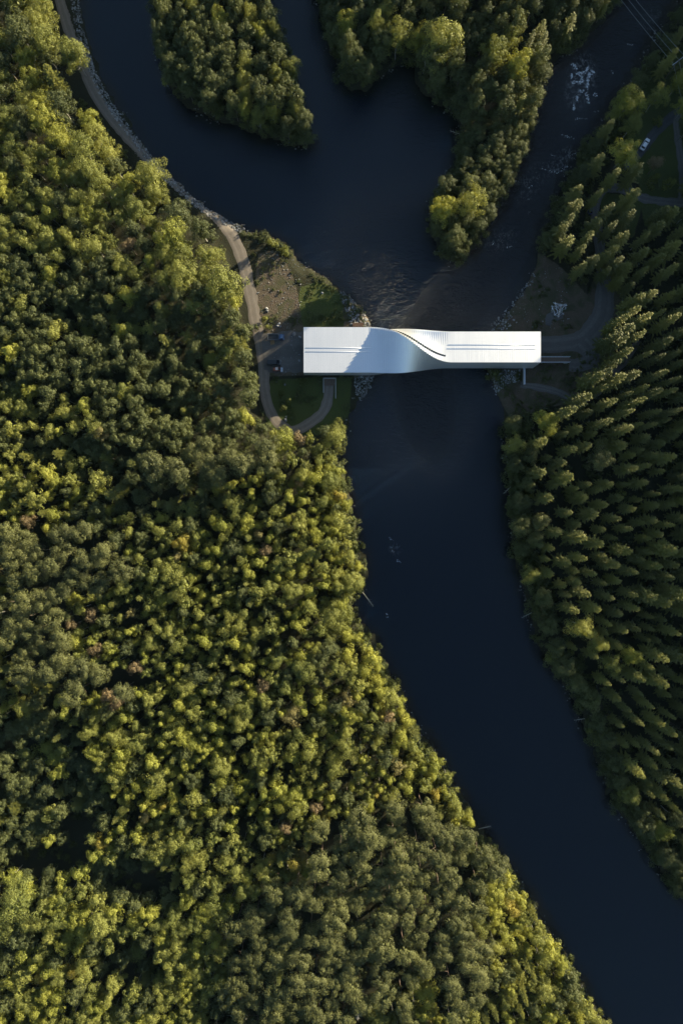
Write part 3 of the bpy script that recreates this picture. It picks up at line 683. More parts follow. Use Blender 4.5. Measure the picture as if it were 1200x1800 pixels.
def cellname(t):
    y, x = t['py'], t['px']
    row = next(nm for lim, nm in ROWS if y < lim)
    if t['zone'] == 'island': return ('on the island west side ' if x < 385 else 'on the island east side ') + row
    if t['zone'] == 'mid': return ('on the peninsula ' if y > 190 else 'on woods left of rapids ' if x > 830 else 'on woods around the bay ') + row
    if t['zone'] == 'right': return ('on the right river bank ' if x < 1060 + max(0, (y - 1200) * .45) else 'by the right photo edge ') + row
    b_ = np.interp(y, [0, 400, 800, 1050, 1800], [150, 400, 600, 640, 1050])
    f = x / b_
    return ('by the left photo edge ' if f < .2 else 'in left forest, leftish, ' if f < .42 else 'mid left forest ' if f < .63 else 'in left forest, rightish, ' if f < .84 else 'at the left forest rim ') + row
def inframe(t): return -15 < t['px'] < 1215 and -15 < t['py'] < 1815
bykind = {}
for t in TREES: bykind.setdefault(NAMES[t['kind']][0], []).append(t)
stuff = []; first = {}
for nm, L in bykind.items():
    L.sort(key=lambda t: (not t['hero'], not inframe(t), -t['size']))
    ind = [t for t in L[:300] if inframe(t) or t['hero']]; ids = set(id(t) for t in ind)
    stuff += [t for t in L if id(t) not in ids]
    cells = {}
    for t in ind:
        if not t['label']: cells.setdefault(cellname(t), []).append(t)
    for cn, q in cells.items():
        q.sort(key=lambda t: -t['size'])
        for i, t in enumerate(q):
            t['label'] = (ORD[i] + ' ' if len(q) > 1 and i < len(ORD) else '') + ADJ[nm] + ' ' + cn
    for t in ind:
        root = empty(nm, (t['x'], t['y'], t['z']), t['rz'], (t['sr'], t['sr'], t['sh']))
        root['label'] = t['label']; root['category'] = NAMES[t['kind']][1]; root['group'] = GROUP[nm]
        cm, tm = T[t['kind']][t['v']][:2]
        key = (t['kind'], t['v'])
        for part, me in (('foliage' if nm == 'bush' else 'crown', cm), ('stem' if nm == 'bush' else 'trunk', tm)):
            o = bpy.data.objects.new(part, me); COL.objects.link(o); o.parent = root
            first.setdefault((key, 'c' if me is cm else 't'), o)

# the rest of the woods: one object whose geometry nodes set the same crowns and trunks on points
def scatter(name, items, protos, label, cat):
    """items: (x,y,z,rz,(sx,sy,sz),index) ; protos: list of objects"""
    me = bpy.data.meshes.new(name); me.vertices.add(len(items))
    me.vertices.foreach_set('co', np.array([i[:3] for i in items], np.float32).ravel())
    a = me.attributes.new('rot', 'FLOAT_VECTOR', 'POINT'); a.data.foreach_set('vector', np.array([(0, 0, i[3]) for i in items], np.float32).ravel())
    a = me.attributes.new('scl', 'FLOAT_VECTOR', 'POINT'); a.data.foreach_set('vector', np.array([i[4] for i in items], np.float32).ravel())
    a = me.attributes.new('idx', 'INT', 'POINT'); a.data.foreach_set('value', np.array([i[5] for i in items], np.int32))
    o = link(name, me)
    ng = bpy.data.node_groups.new(name + '_nodes', 'GeometryNodeTree')
    ng.interface.new_socket('Geometry', in_out='INPUT', socket_type='NodeSocketGeometry'); ng.interface.new_socket('Geometry', in_out='OUTPUT', socket_type='NodeSocketGeometry')
    gi = ng.nodes.new('NodeGroupInput'); go = ng.nodes.new('NodeGroupOutput'); out = ng.nodes.new('GeometryNodeJoinGeometry')
    def na(nm, ty):
        q = ng.nodes.new('GeometryNodeInputNamedAttribute'); q.data_type = ty; q.inputs[0].default_value = nm
        return next(s for s in q.outputs if s.enabled and s.name == 'Attribute')
    ro, sc, ix = na('rot', 'FLOAT_VECTOR'), na('scl', 'FLOAT_VECTOR'), na('idx', 'INT')
    for k, objs in enumerate(protos):
        cmp_ = ng.nodes.new('FunctionNodeCompare'); cmp_.data_type = 'INT'; cmp_.operation = 'EQUAL'
        ii = [s for s in cmp_.inputs if s.enabled]; ng.links.new(ix, ii[0]); ii[1].default_value = k
        for ob in objs:
            oi = ng.nodes.new('GeometryNodeObjectInfo'); oi.transform_space = 'ORIGINAL'; oi.inputs['Object'].default_value = ob; oi.inputs['As Instance'].default_value = True
            ip = ng.nodes.new('GeometryNodeInstanceOnPoints')
            ng.links.new(gi.outputs[0], ip.inputs['Points']); ng.links.new(oi.outputs['Geometry'], ip.inputs['Instance'])
            ng.links.new(cmp_.outputs[0], ip.inputs['Selection']); ng.links.new(ro, ip.inputs['Rotation']); ng.links.new(sc, ip.inputs['Scale'])
            ng.links.new(ip.outputs[0], out.inputs[0])
    ng.links.new(out.outputs[0], go.inputs[0])
    md = o.modifiers.new('scatter', 'NODES'); md.node_group = ng
    return tag(o, label, cat, kind='stuff')
keys = sorted(set((t['kind'], t['v']) for t in stuff if ((t['kind'], t['v']), 'c') in first))
protos = [[first[(k, 'c')], first[(k, 't')]] for k in keys]
items = []
for t in stuff:
    k = (t['kind'], t['v'])
    if k not in keys: continue
    items.append((t['x'], t['y'], t['z'], t['rz'], (t['sr'], t['sr'], t['sh']), keys.index(k)))
# woods beyond the photo's edge, a coarse spread over the surrounding land
far_v = [keys.index(k) for k in keys if k[0] in ('birch', 'bigbirch', 'dark', 'spruce', 'pine')]
for gx in np.arange(-560, 560, 8.0):
    for gy in np.arange(-560, 700, 8.0):
        x_, y_ = gx + rng.uniform(-3, 3), gy + rng.uniform(-3, 3)
        px_, py_ = x_ / S + 600, 900 - y_ / S
        if -110 < px_ < 1540 and -350 < py_ < 1920: continue
        if sdat(x_, y_) < 4: continue
        sc_ = rng.uniform(1.0, 1.5); items.append((x_, y_, hgt(x_, y_) - .1, float(rng.random() * 6.28), (sc_ * 1.15, sc_ * 1.15, sc_ * .9), int(rng.choice(far_v))))
scatter('forest', items, protos, 'dense green canopy of smaller trees filling the woods between larger crowns', 'forest')
print('stuff trees', len(items), 'individual', len(TREES) - len(items))
# undergrowth beneath the woods and along the shores
bp_ = [[first[(('bush', v), 'c')]] for v in (0, 1, 2) if (('bush', v), 'c') in first]
it = []
for x, y in np.stack([rng.uniform(-60, 1260, 17000), rng.uniform(-60, 1860, 17000)], 1):
    wx, wy = P(x, y); sd_ = sdat(wx, wy)
    if sd_ < .6: continue
    left = bool(inpoly(LEFT, np.float64(x), np.float64(y)))
    if bool(inpoly(CLEAR, np.float64(x), np.float64(y))) or bool(inpoly(CLEAR_R, np.float64(x), np.float64(y))): continue
    if near(ROAD_L, x, y) < 24 or any(near(p, x, y) < 20 for p in PATHS_R): continue
    if left and y < 410 and sd_ < 7: continue
    if near([(1135, 250), (1110, 275)], x, y) < 16 or near([(1175, 357), (1075, 332), (1048, 350), (1044, 385), (1050, 430), (1060, 490)], x, y) < 11: continue
    if x > 1110 and y < 420 and rng.random() < .8: continue
    edge = sd_ < 7
    if not edge and rng.random() < .72: continue
    s_ = (rng.uniform(.5, 1.2) if left and y < 800 else rng.uniform(.9, 2.1)) if edge else rng.uniform(.5, 1.1)
    it.append((wx, wy, hgt(wx, wy) - .1, rng.random() * 6.28, (s_, s_, s_ * rng.uniform(.7, 1.3)), 0 if rng.random() < .55 else int(rng.integers(len(bp_)) if rng.random() < .25 else 1)))
for x, y in [(430 + i * 3.0 + rng.normal() * 4, 410 + rng.normal() * 3) for i in range(14)] + [(505 + i * 2.4 + rng.normal() * 4, 438 + i * 1.9 + rng.normal() * 4) for i in range(60)] + [(452 + i * 2.2 + rng.normal() * 5, 416 + i * .9 + rng.normal() * 5) for i in range(26)]:
    wx, wy = P(x, y)
    if sdat(wx, wy) > .3: s_ = rng.uniform(.4, .8); it.append((wx, wy, hgt(wx, wy) - .1, rng.random() * 6, (s_, s_, s_ * .8), 1))
for x, y in np.stack([rng.uniform(430, 1110, 9000), rng.uniform(405, 780, 9000)], 1):
    a_ = bool(inpoly(CLEAR, np.float64(x), np.float64(y))); b_ = bool(inpoly(CLEAR_R, np.float64(x), np.float64(y)))
    if not (a_ or b_): continue
    wx, wy = P(x, y)
    if noise1(x, y, 77, 16) < (.72 if x < 540 and y < 600 else .58) or sdat(wx, wy) < 1.2 or near(ROAD_L, x, y) < 15 or (455 < x < 540 and 580 < y < 662) or near(PATHS_R[0], x, y) < 24 or near(PATHS_R[1], x, y) < 9 or near([(579, 640), (579, 700)], x, y) < 14: continue
    s_ = rng.uniform(.10, .34); it.append((wx, wy, hgt(wx, wy) - .03, rng.random() * 6, (s_ * 1.3, s_ * 1.3, s_ * .7), int(rng.integers(2))))
scatter('undergrowth', it, bp_, 'low dark brush covering the forest floor and the river banks', 'undergrowth')

# ------------------------------------------------------------------ a bare bleached tree at the bottom edge
tr_, br_ = hero_bare(17, 3)
x_, y_ = P(628, 1770, 13); rt = empty('dead_tree', (x_, y_, hgt(x_, y_)))
tr_.build('trunk', M['deadwood'], rt, smooth=True); br_.build('branches', M['deadwood'], rt)
tag(rt, 'bare bleached dead tree standing at the bottom edge of the photo', 'dead tree')

# ------------------------------------------------------------------ the twisted museum bridge
def mal(name, base, rough, metal):
    m, n, l, b = mat(name)
    g = n.new('ShaderNodeNewGeometry').outputs['Position']
    mp = n.new('ShaderNodeMapping'); mp.inputs['Scale'].default_value = (1.6, .12, .12); l.new(g, mp.inputs[0])
    q = noise(n, l, 1.0, 4, mp.outputs[0]); l.new(mixc(n, l, q, [c * .94 for c in base], base), b.inputs['Base Color'])
    l.new(math_(n, l, 'MULTIPLY_ADD', q, .08, rough - .04), b.inputs['Roughness']); b.inputs['Metallic'].default_value = metal
    return m
M['alu'] = mal('brushed_aluminium', (0.98, 0.985, 1.0), 0.47, 0.88)
M['rail'] = simple('bright_rail_metal', (.95, .96, 1), .3, .6, .03)
M['alu_dark'] = simple('shadow_gap_metal', (0.30, 0.32, 0.35), 0.5, 0.6, .1)
M['steel'] = simple('galvanised_steel', (0.45, 0.48, 0.52), 0.45, 0.8, .12)
M['concrete'] = simple('concrete', (0.30, 0.30, 0.29), 0.85, 0, .18, 1.5, .2)
M['decking'] = simple('dark_timber_deck', (0.12, 0.085, 0.06), .8, 0, .3, 2)
gl, n, l, b = mat('dark_glass'); b.inputs['Base Color'].default_value = (.012, .016, .02, 1); b.inputs['Roughness'].default_value = .06; b.inputs['Specular IOR Level'].default_value = .8
M['glass'] = gl
X0, X1 = -12.75, 66.45
TW0, TW1 = 9.0, 37.0
def sec(x):
    t = min(1, max(0, (x - TW0) / (TW1 - TW0))); s_ = t * t * (3 - 2 * t)
    cy = 55.7 + (55.25 - 55.7) * s_; cz = 3.25 + (6.75 - 3.25) * s_
    return s_ * math.pi / 2, 7.8 + (4.75 - 7.8) * s_, 2.25 + (5.15 - 2.25) * s_, cy, cz
def loc2(x, u, v, off=0.0):
    """local (u,v) in the rotated section -> world"""
    th, a, b_, cy, cz = sec(x)
    return (x, cy + u * math.cos(th) - v * math.sin(th), cz + u * math.sin(th) + v * math.cos(th))
museum = empty('museum_bridge', (X0, 55.7, 1.0))
def inmus(mb, name, m, **kw):
    o = mb.build(name, m, museum, **kw); o.location = -museum.location; return o
hull = MB(); core = MB(); dxp = 0.72; npan = int(round((X1 - X0) / dxp)); dxp = (X1 - X0) / npan
for i in range(npan):
    xa = X0 + i * dxp; xb = xa + dxp - .022; xm = xa + dxp / 2
    th, a, b_, cy, cz = sec(xm)
    def w(x, u, v): return (x, cy + u * math.cos(th) - v * math.sin(th), cz + u * math.sin(th) + v * math.cos(th))
    vs = [w(x, sx * a, sy * b_) for x in (xa, xb) for sx, sy in ((-1, -1), (1, -1), (1, 1), (-1, 1))]
    hull.add(vs, [(0, 1, 2, 3), (7, 6, 5, 4), (0, 4, 5, 1), (1, 5, 6, 2), (2, 6, 7, 3), (3, 7, 4, 0)])
    vs = [w(x, sx * (a - .10), sy * (b_ - .10)) for x in (xa + .01, xa + dxp + .01 if i < npan - 1 else xb - .02) for sx, sy in ((-1, -1), (1, -1), (1, 1), (-1, 1))]
    core.add(vs, [(0, 4, 5, 1), (1, 5, 6, 2), (2, 6, 7, 3), (3, 7, 4, 0)])
inmus(hull, 'cladding', M['alu']); inmus(core, 'inner_shell', M['alu_dark'])
# the glazed strip: a full window wall on the north side of the wide gallery that narrows into a roof slit
gs = MB()
for i in range(npan):
    xa = X0 + i * dxp; xb = xa + dxp - .02; xm = xa + dxp / 2
    if xm < X0 + 4 or xm > 35.0: continue
    th, a, b_, cy, cz = sec(xm); t = min(1, max(0, (xm - (X0 + 20)) / (35.0 - X0 - 20))); t = t ** .6
    v1 = b_ - (.35 + 1.35 * t); v0 = max(-b_ + .5, v1 - (3.3 * (1 - t) + .5 * t))
    ws = [(x, cy + (a + e) * math.cos(th) - v * math.sin(th), cz + (a + e) * math.sin(th) + v * math.cos(th)) for e in (-.05, .03) for x in (xa, xb) for v in (v0, v1)]
    gs.add(ws, [(4, 5, 7, 6), (0, 1, 5, 4), (2, 6, 7, 3), (0, 4, 6, 2), (1, 3, 7, 5)])
inmus(gs, 'window_strip', M['glass'])
# end facades: frame, glass and mullions
for xe, dr, yc, zc, hw, hh in ((X0, -1, 55.7, 3.25, 7.8, 2.25), (X1 - .055, 1, 55.25, 6.75, 5.15, 4.75)):
    f = MB(); t_ = .35
    for (cy_, cz_, sy_, sz_) in ((yc, zc + hh - t_ / 2, 2 * hw, t_), (yc, zc - hh + t_ / 2, 2 * hw, t_), (yc - hw + t_ / 2, zc, t_, 2 * hh - 2 * t_), (yc + hw - t_ / 2, zc, t_, 2 * hh - 2 * t_)):
        f.box((xe + dr * .12, cy_, cz_), (.24, sy_, sz_))
    fr_ = inmus(f, 'end_frame', M['alu'])
    g_ = MB().box((xe + dr * .03, yc, zc), (.06, 2 * hw - 2 * t_ - .01, 2 * hh - 2 * t_ - .01)); go_ = g_.build('end_glass', M['glass'], fr_)
    mu = MB(); k = int(hw)
    for j in range(1, k): mu.box((xe + dr * .1, yc - hw + 2 * hw * j / k, zc), (.08, .07, 2 * hh - 2 * t_ - .02))
    mu.build('mullions', M['steel'], fr_)
# raised rails along the roof
for y_im, z, pa, pb in ((611.5, 5.5, 537, 652), (618.3, 5.5, 537, 650), (606.0, 11.5, 787, 941), (612.8, 11.5, 785, 941)):
    ka = S * (1 - z / H); y = (900 - y_im) * ka; xa = (pa - 600) * ka; xb = (pb - 600) * ka
    rb = MB().tube([(xa, y, z + .03), (xb, y, z + .03)], .085, 12)
    inmus(rb, 'roof_rail', M['rail'], smooth=True)
ft = MB().box(((X0 + 6), 55.7, -.1), (9.5, 14, 2.2)).box((8.5, 55.7, -1.0), (3, 13, 4.0)).box((54.5, 55.25, -0.5), (3.2, 8.8, 5.0)).box((64, 55.25, .45), (4.5, 8.8, 3.1))
inmus(ft, 'abutment', M['concrete'])
tag(museum, 'long white aluminium museum building twisting in the middle as it bridges the river', 'museum')

# footbridge on the east end
fb = empty('footbridge', (66.6, 52.2, 0))
xa, _ = P(950, 0, 2); xb, _ = P(1015, 0, 2)
_, ya = P(0, 627.5, 2); _, yb = P(0, 636.5, 2); ym = (ya + yb) / 2 ; L_ = xb - xa
d_ = MB().box((L_ / 2, ym - 52.2, 1.55), (L_, yb - ya if yb > ya else ya - yb, .18)); d_.build('deck', M['decking'], fb)
for sg in (-1, 1):
    r_ = MB(); yy = ym - 52.2 + sg * (abs(ya - yb) / 2 + .05)
    r_.box((L_ / 2, yy, 1.55), (L_, .12, .34)).box((L_ / 2, yy, 2.65), (L_, .12, .07))
    for j in range(11): r_.box((.1 + (L_ - .2) * j / 10, yy, 2.17), (.06, .06, .9))
    r_.build('railing', M['steel'], fb)
MB().box((L_ - 1.0, ym - 52.2, .7), (1.2, 2.0, 1.5)).box((3.5, ym - 52.2, .7), (.5, 1.8, 1.5)).build('support', M['concrete'], fb)
tag(fb, 'narrow railed footbridge leading off the east end of the museum', 'footbridge')
# entrance ramp walls on the west side
ex, ey = P(579, 683); en = empty('ramp_walls', (ex, ey, 0))
def pl(px, py): q = P(px, py); return (q[0] - ex, q[1] - ey)
w_ = MB()
for (a, b_) in (((568.5, 666), (568.5, 690)), ((568.5, 665.5), (590, 665.5)), ((589.8, 666), (589.8, 700))):
    p, q = pl(*a), pl(*b_); L2 = math.dist(p, q); ang = math.atan2(q[1] - p[1], q[0] - p[0])
    w_.box(((p[0] + q[0]) / 2, (p[1] + q[1]) / 2, .2), (L2 + .2, .3, 1.2), rz=ang)
w_.build('side_walls', M['concrete'], en)
p = pl(579, 671); st_ = MB()
for k in range(7): st_.box((p[0], p[1] + 1.4 - k * .42, .06 + .0 * k + .05 * k), (3.7, .40, .1 + .1 * k))
st_.build('steps', M['decking'], en)
tag(en, 'pale concrete wall framing the small entrance steps south of the museum', 'retaining wall')
# retaining wall on the east bank
rx, ry_ = P(919, 663); rw = empty('retaining_wall', (rx, ry_, hgt(rx, ry_)))
MB().box((0, .3, .5), (.4, 6.2, 2.4)).build('wall', M['concrete'], rw)
MB().box((0, .3, 1.76), (.56, 6.3, .12)).build('coping', M['steel'], rw)
tag(rw, 'thin grey retaining wall under the museum east end above the foot path', 'retaining wall')
# rusty bench plinth beside the north wall
rust = simple('rusty_steel', (.07, .035, .022), .8, 0, .3, 3)
bx_, by_ = P(629, 571.5); bt = empty('viewing_bench', (bx_, by_, max(hgt(bx_, by_), -.8)))
s_ = MB()
for k in range(4): s_.box((0, -.55 + .36 * k, .62), (3.8, .28, .09))
s_.build('seat', rust, bt)
for dx in (-1.6, 1.6): MB().box((dx, 0, .25), (.16, 1.2, .66)).build('leg', rust, bt)
tag(bt, 'rusty brown slatted platform among the rocks against the museum north side', 'bench')

# ------------------------------------------------------------------ rocks
M['rock'] = simple('pale_granite', (0.17, 0.168, 0.165), .85, 0, .55, .9, .4)
M['rock_d'] = simple('grey_rock', (0.15, 0.145, 0.14), .9, 0, .4, .8, .4)
def rockmat(name, lo, hi):
    m, n, l, b = mat(name); g = n.new('ShaderNodeNewGeometry'); oi = n.new('ShaderNodeObjectInfo')
    f = math_(n, l, 'FRACT', math_(n, l, 'ADD', g.outputs['Random Per Island'], oi.outputs['Random'])); f = math_(n, l, 'POWER', f, 1.3)
    c = mixc(n, l, f, lo, hi); c = mixc(n, l, math_(n, l, 'MULTIPLY', noise(n, l, 3, 4, g.outputs['Position']), .5), c, [x * .4 for x in hi])
    l.new(c, b.inputs['Base Color']); b.inputs['Roughness'].default_value = .85; return m
M['rock'] = rockmat('pale_granite', (.075, .075, .078), (.40, .40, .40)); M['rock_d'] = rockmat('grey_rock', (.04, .04, .04), (.26, .25, .24))
RV = []
for i in range(7):
    bm = bmesh.new(); bmesh.ops.create_icosphere(bm, subdivisions=1, radius=1)
    rd = random.Random(i)
    for v in bm.verts: v.co = v.co * rd.uniform(.7, 1.15); v.co.z *= .62; v.co.x *= 1.15
    me = bpy.data.meshes.new('rock'); bm.to_mesh(me); bm.free(); me.materials.append(M['rock'] if i % 3 else M['rock_d']); RV.append(me)
ROCKS = []
def rocks_along(pts, n_, w, s0, s1, where):
    c_ = [P(*p) for p in pts]; c_ = catmull(c_, .5)
    for k in range(n_):
        i = int(rng.integers(len(c_) - 1)); p = c_[i]; q = c_[i + 1]; d = Vector((q[0] - p[0], q[1] - p[1])).normalized()
        o = rng.uniform(-w, w); x = p[0] - d.y * o; y = p[1] + d.x * o
        ROCKS.append((x, y, float(s0 + (s1 - s0) * rng.random() ** 1.7), where))
def rocks_in(poly, n_, s0, s1, where):
    xs = [p[0] for p in poly]; ys = [p[1] for p in poly]; k = 0
    while k < n_:
        x, y = rng.uniform(min(xs), max(xs)), rng.uniform(min(ys), max(ys))
        if bool(inpoly(poly, np.float64(x), np.float64(y))):
            wx, wy = P(x, y); ROCKS.append((wx, wy, float(s0 + (s1 - s0) * rng.random() ** 1.7), where)); k += 1
BANK = [(128, -20), (132, 10), (145, 70), (163, 128), (193, 183), (229, 234), (269, 285), (314, 331), (364, 371), (426, 404)]
rocks_along(BANK, 1250, 1.25, .18, .48, 'road')
rocks_in([(594, 508), (606, 512), (636, 540), (652, 570), (652, 578), (618, 578), (606, 545)], 330, .16, .55, 'north')
rocks_in([(622, 655), (658, 655), (652, 680), (634, 704), (624, 690)], 240, .15, .45, 'south')
rocks_in([(862, 650), (914, 650), (912, 672), (890, 676), (872, 694)], 300, .15, .42, 'east')
rocks_along([(940, 480), (925, 505), (905, 530), (885, 555)], 60, .8, .15, .5, 'spit')
rocks_in([(868, 562), (895, 545), (905, 560), (890, 580), (866, 580)], 70, .2, .5, 'spit')
RL = {'road': ('pale angular riprap rock lining the water below the left gravel road', 'riprap rocks below the gravel road'),
      'north': ('grey riprap rock on the point just north of the museum', 'riprap rocks north of the museum'),
      'south': ('grey riprap rock at the left bank just south of the museum', 'riprap rocks south of the museum'),
      'east': ('dark riprap rock on the right bank just south of the museum', 'riprap rocks at the right bank'),
      'spit': ('small pale stone on the right shore north of the museum', 'stones on the right shore')}
ROCKS.sort(key=lambda r: -r[2]); RI = 0
def put_rock(x, y, s, label, group, me=None, zoff=.18, name='rock', cat='rock'):
    o = bpy.data.objects.new(name, me or RV[int(rng.integers(7))]); COL.objects.link(o)
    o.location = (x, y, max(hgt(x, y), WATER_Z) + s * zoff); o.scale = (s, s * rng.uniform(.7, 1), s * rng.uniform(.7, 1.1)); o.rotation_euler = (rng.normal() * .3, rng.normal() * .3, rng.random() * 6.28)
    o['label'] = label; o['category'] = cat
    if group: o['group'] = group
    return o
for x, y, s, w in ROCKS[:300]:
    lb, gp = RL[w]
    if w == 'road':
        py_ = W2P(x, y)[1]; row = next(nm for lim, nm in ROWS if py_ < lim); lb = 'pale angular riprap rock below the gravel road ' + row
    elif w == 'north':
        lb = ('big' if s > .44 else 'smaller') + ' grey riprap rock north of the museum, ' + ('by the waterline' if sdat(x, y) < 1.6 else 'beside the lawn')
    put_rock(x, y, s, lb, gp)
V_, F_ = [], []
rv0 = [np.array([v.co[:] for v in m_.vertices]) for m_ in RV]; rf0 = [np.array([p.vertices[:] for p in m_.polygons]) for m_ in RV]
nv = 0
for x, y, s, w in ROCKS[300:]:
    k = int(rng.integers(7)); a = rng.random() * 6.28; v = rv0[k] * s * np.array([1, rng.uniform(.7, 1), rng.uniform(.6, 1)])
    v = np.stack([v[:, 0] * math.cos(a) - v[:, 1] * math.sin(a), v[:, 0] * math.sin(a) + v[:, 1] * math.cos(a), v[:, 2]], 1) + np.array([x, y, max(hgt(x, y), WATER_Z) + s * .15])
    V_.append(v); F_.append(rf0[k] + nv); nv += len(v)
tag(link('riprap', npmesh('riprap', np.concatenate(V_), np.concatenate(F_), M['rock'])), 'smaller broken stone filling the riprap along the banks', 'riprap', kind='stuff')
V_, F_ = [], []; nv = 0; kk = 0
for x, y in np.stack([rng.uniform(100, 1210, 60000), rng.uniform(-10, 1810, 60000)], 1):
    wx, wy = P(x, y, WATER_Z); sd_ = sdat(wx, wy)
    if not (-1.6 < sd_ < 1.3) or noise1(x, y, 91, 25) < .45: continue
    k = int(rng.integers(7)); s = .08 + .32 * rng.random() ** 3; v = rv0[k] * s + np.array([wx, wy, max(hgt(wx, wy), WATER_Z - .05) + s * .1]); V_.append(v); F_.append(rf0[k] + nv); nv += len(v); kk += 1
tag(link('shore_stones', npmesh('shore_stones', np.concatenate(V_), np.concatenate(F_), M['rock_d'])), 'loose stones scattered along the water line', 'shore stones', kind='stuff')
for i, (x0_, y0_, x1_, y1_, lab) in enumerate([(902, 850, 884, 868, 'bleached fallen trunk reaching into the river from upper right bank'), (936, 1075, 916, 1086, 'fallen trunk in the water midway down the right bank'), (1030, 1262, 1008, 1266, 'fallen trunk in the water at the lower right bank'),
        (641, 1046, 656, 1066, 'fallen trunk off the notch in the left bank'), (845, 1455, 862, 1452, 'fallen trunk in the water at the lower left bank'), (812, 238, 790, 230, 'pale fallen trunk at the back of the peninsula'), (915, 268, 930, 262, 'pale fallen trunk on the rapids side of the peninsula')]):
    a = P(x0_, y0_, WATER_Z); b_ = P(x1_, y1_, WATER_Z); lg = empty('fallen_trunk', (a[0], a[1], WATER_Z)); d = Vector((b_[0] - a[0], b_[1] - a[1], 0)); nn = Vector((-d.y, d.x, 0)).normalized()
    MB().tube([Vector((0, 0, .5)) - d * .3, d * .4 + Vector((0, 0, .25)), d * 1.0 + Vector((0, 0, .05))], [.16, .12, .05], 7).build('trunk', M['deadwood'], lg, smooth=True)
    tw = MB()
    for j in range(6): o_ = d * (.4 + .1 * j) + Vector((0, 0, .2)); tw.tube([o_, o_ + nn * (1.1 - .12 * j) * (-1) ** j + d.normalized() * .6 + Vector((0, 0, .2))], [.04, .012], 4)
    tw.build('branches', M['deadwood'], lg); tag(lg, lab, 'fallen trunk', 'fallen trunks along the river')
BOULD = [(517, 588, .85, 'pale boulder in the yard beside the museum west end, near the truck'), (527, 593, .6, 'grey boulder right of the pale one in the yard'), (491, 569, .6, 'upper pale boulder above the blue truck'), (488, 573, .55, 'lower pale boulder above the blue truck'),
         (493, 574, .45, 'small boulder right of the pair above the truck'), (526, 625, .55, 'upper small boulder in front of the museum west end'), (526, 634, .5, 'lower small boulder in front of the museum west end'), (469, 542, .6, 'pale stone at the left rim of bare slope, beside the road'),
         (470, 547, .5, 'second pale stone at left rim of the bare slope'), (501, 676, .45, 'pale stone on the lawn between yard and planting bed'), (502, 738, .7, 'larger pale boulder at the bottom of the loop road lawn'), (503, 733, .35, 'small stone touching the boulder at lawn bottom'),
         (566, 515, .6, 'dark boulder on the grass north of the museum'), (460, 477, .3, 'small pale stone high on the left rim of bare slope'), (453, 515, .3, 'small stone by the road midway down the bare slope'), (481, 465, .28, 'left small stone at the top of the bare slope'), (497, 468, .3, 'right small stone at the top of the bare slope'), (486, 671, .3, 'small stone at lawn top left near the van'),
         (907, 567, .32, 'bright stone on the right shore closest to the roof'), (921, 560, .25, 'small stone on bare ground north of the roof east end')]
for x, y, s, lab in BOULD:
    wx, wy = P(x, y); put_rock(wx, wy, s, lab, None, RV[1 + int(rng.integers(2))], .25, 'boulder', 'boulder')
# small cobbles strewn on the bare slope and lawn
V_, F_ = [], []; nv = 0
for k_ in range(420):
    if k_ < 300: x, y = rng.uniform(452, 530), rng.uniform(440, 660)
    else: x, y = rng.uniform(880, 1000), rng.uniform(470, 580)
    wx, wy = P(x, y)
    if sdat(wx, wy) < 1 or near(ROAD_L, x, y) < 13: continue
    k = int(rng.integers(7)); s = .08 + .14 * rng.random() ** 2; v = rv0[k] * s + np.array([wx, wy, hgt(wx, wy) + .09])
    V_.append(v); F_.append(rf0[k] + nv); nv += len(v)
tag(link('cobbles', npmesh('cobbles', np.concatenate(V_), np.concatenate(F_), M['rock'])), 'loose small stones strewn over the bare soil', 'cobbles', kind='stuff')

# ------------------------------------------------------------------ sculpture of tangled tubes on its stone base
sx, sy = P(979, 545, 1); sg_ = empty('sculpture', (sx, sy, 0))
rd = random.Random(5); tb = MB()
nodes = [Vector((rd.uniform(-2.6, 2.6), rd.uniform(-2.2, 2.2), rd.uniform(.3, 3.4))) for _ in range(16)]
for i in range(26):
    a, b_ = rd.sample(nodes, 2)
    if (a - b_).length > 4.2: b_ = a + (b_ - a).normalized() * 3.4
    d = (b_ - a).normalized(); tb.tube([a - d * .5, b_ + d * .5], .055, 6)
for i in range(6): a = nodes[i]; tb.tube([Vector((a.x * .8, a.y * .8, -.2)), a], .055, 6)
white = simple('polished_white_steel', (.72, .76, .82), .25, .5, .05)
tb.build('tubes', white, sg_)
for i in range(3):
    a = nodes[i]; bm = MB(); bm.box(a, (.5, .35, .04), rz=rd.random() * 3, ry=rd.random()); bm.build('plate', white, sg_)
tag(sg_, 'spiky sculpture of tangled pale steel tubes standing on bare ground', 'sculpture')
px0 = [(960, 552), (972, 546), (988, 550), (990, 560), (978, 564), (968, 562), (966, 574), (958, 572), (957, 560)]
V = []; 
cxm = sum(p[0] for p in px0) / len(px0); cym = sum(p[1] for p in px0) / len(px0)
ox_, oy_ = P(cxm, cym)
ring = []
for i in range(len(px0) * 4):
    a = px0[(i // 4) % len(px0)]; b_ = px0[(i // 4 + 1) % len(px0)]; t = (i % 4) / 4; q = P(a[0] * (1 - t) + b_[0] * t + rd.uniform(-.5, .5), a[1] * (1 - t) + b_[1] * t + rd.uniform(-.5, .5)); ring.append((q[0] - ox_, q[1] - oy_))
nR = len(ring); vs = [(x, y, -.1) for x, y in ring] + [(x * .93, y * .93, .12 + rd.uniform(0, .08)) for x, y in ring] + [(x * .5, y * .5, .25 + rd.uniform(0, .12)) for x, y in ring] + [(0, 0, .3)]
fs = [(k * nR + i, k * nR + (i + 1) % nR, (k + 1) * nR + (i + 1) % nR, (k + 1) * nR + i) for k in (0, 1) for i in range(nR)] + [(2 * nR + i, 2 * nR + (i + 1) % nR, 3 * nR) for i in range(nR)]
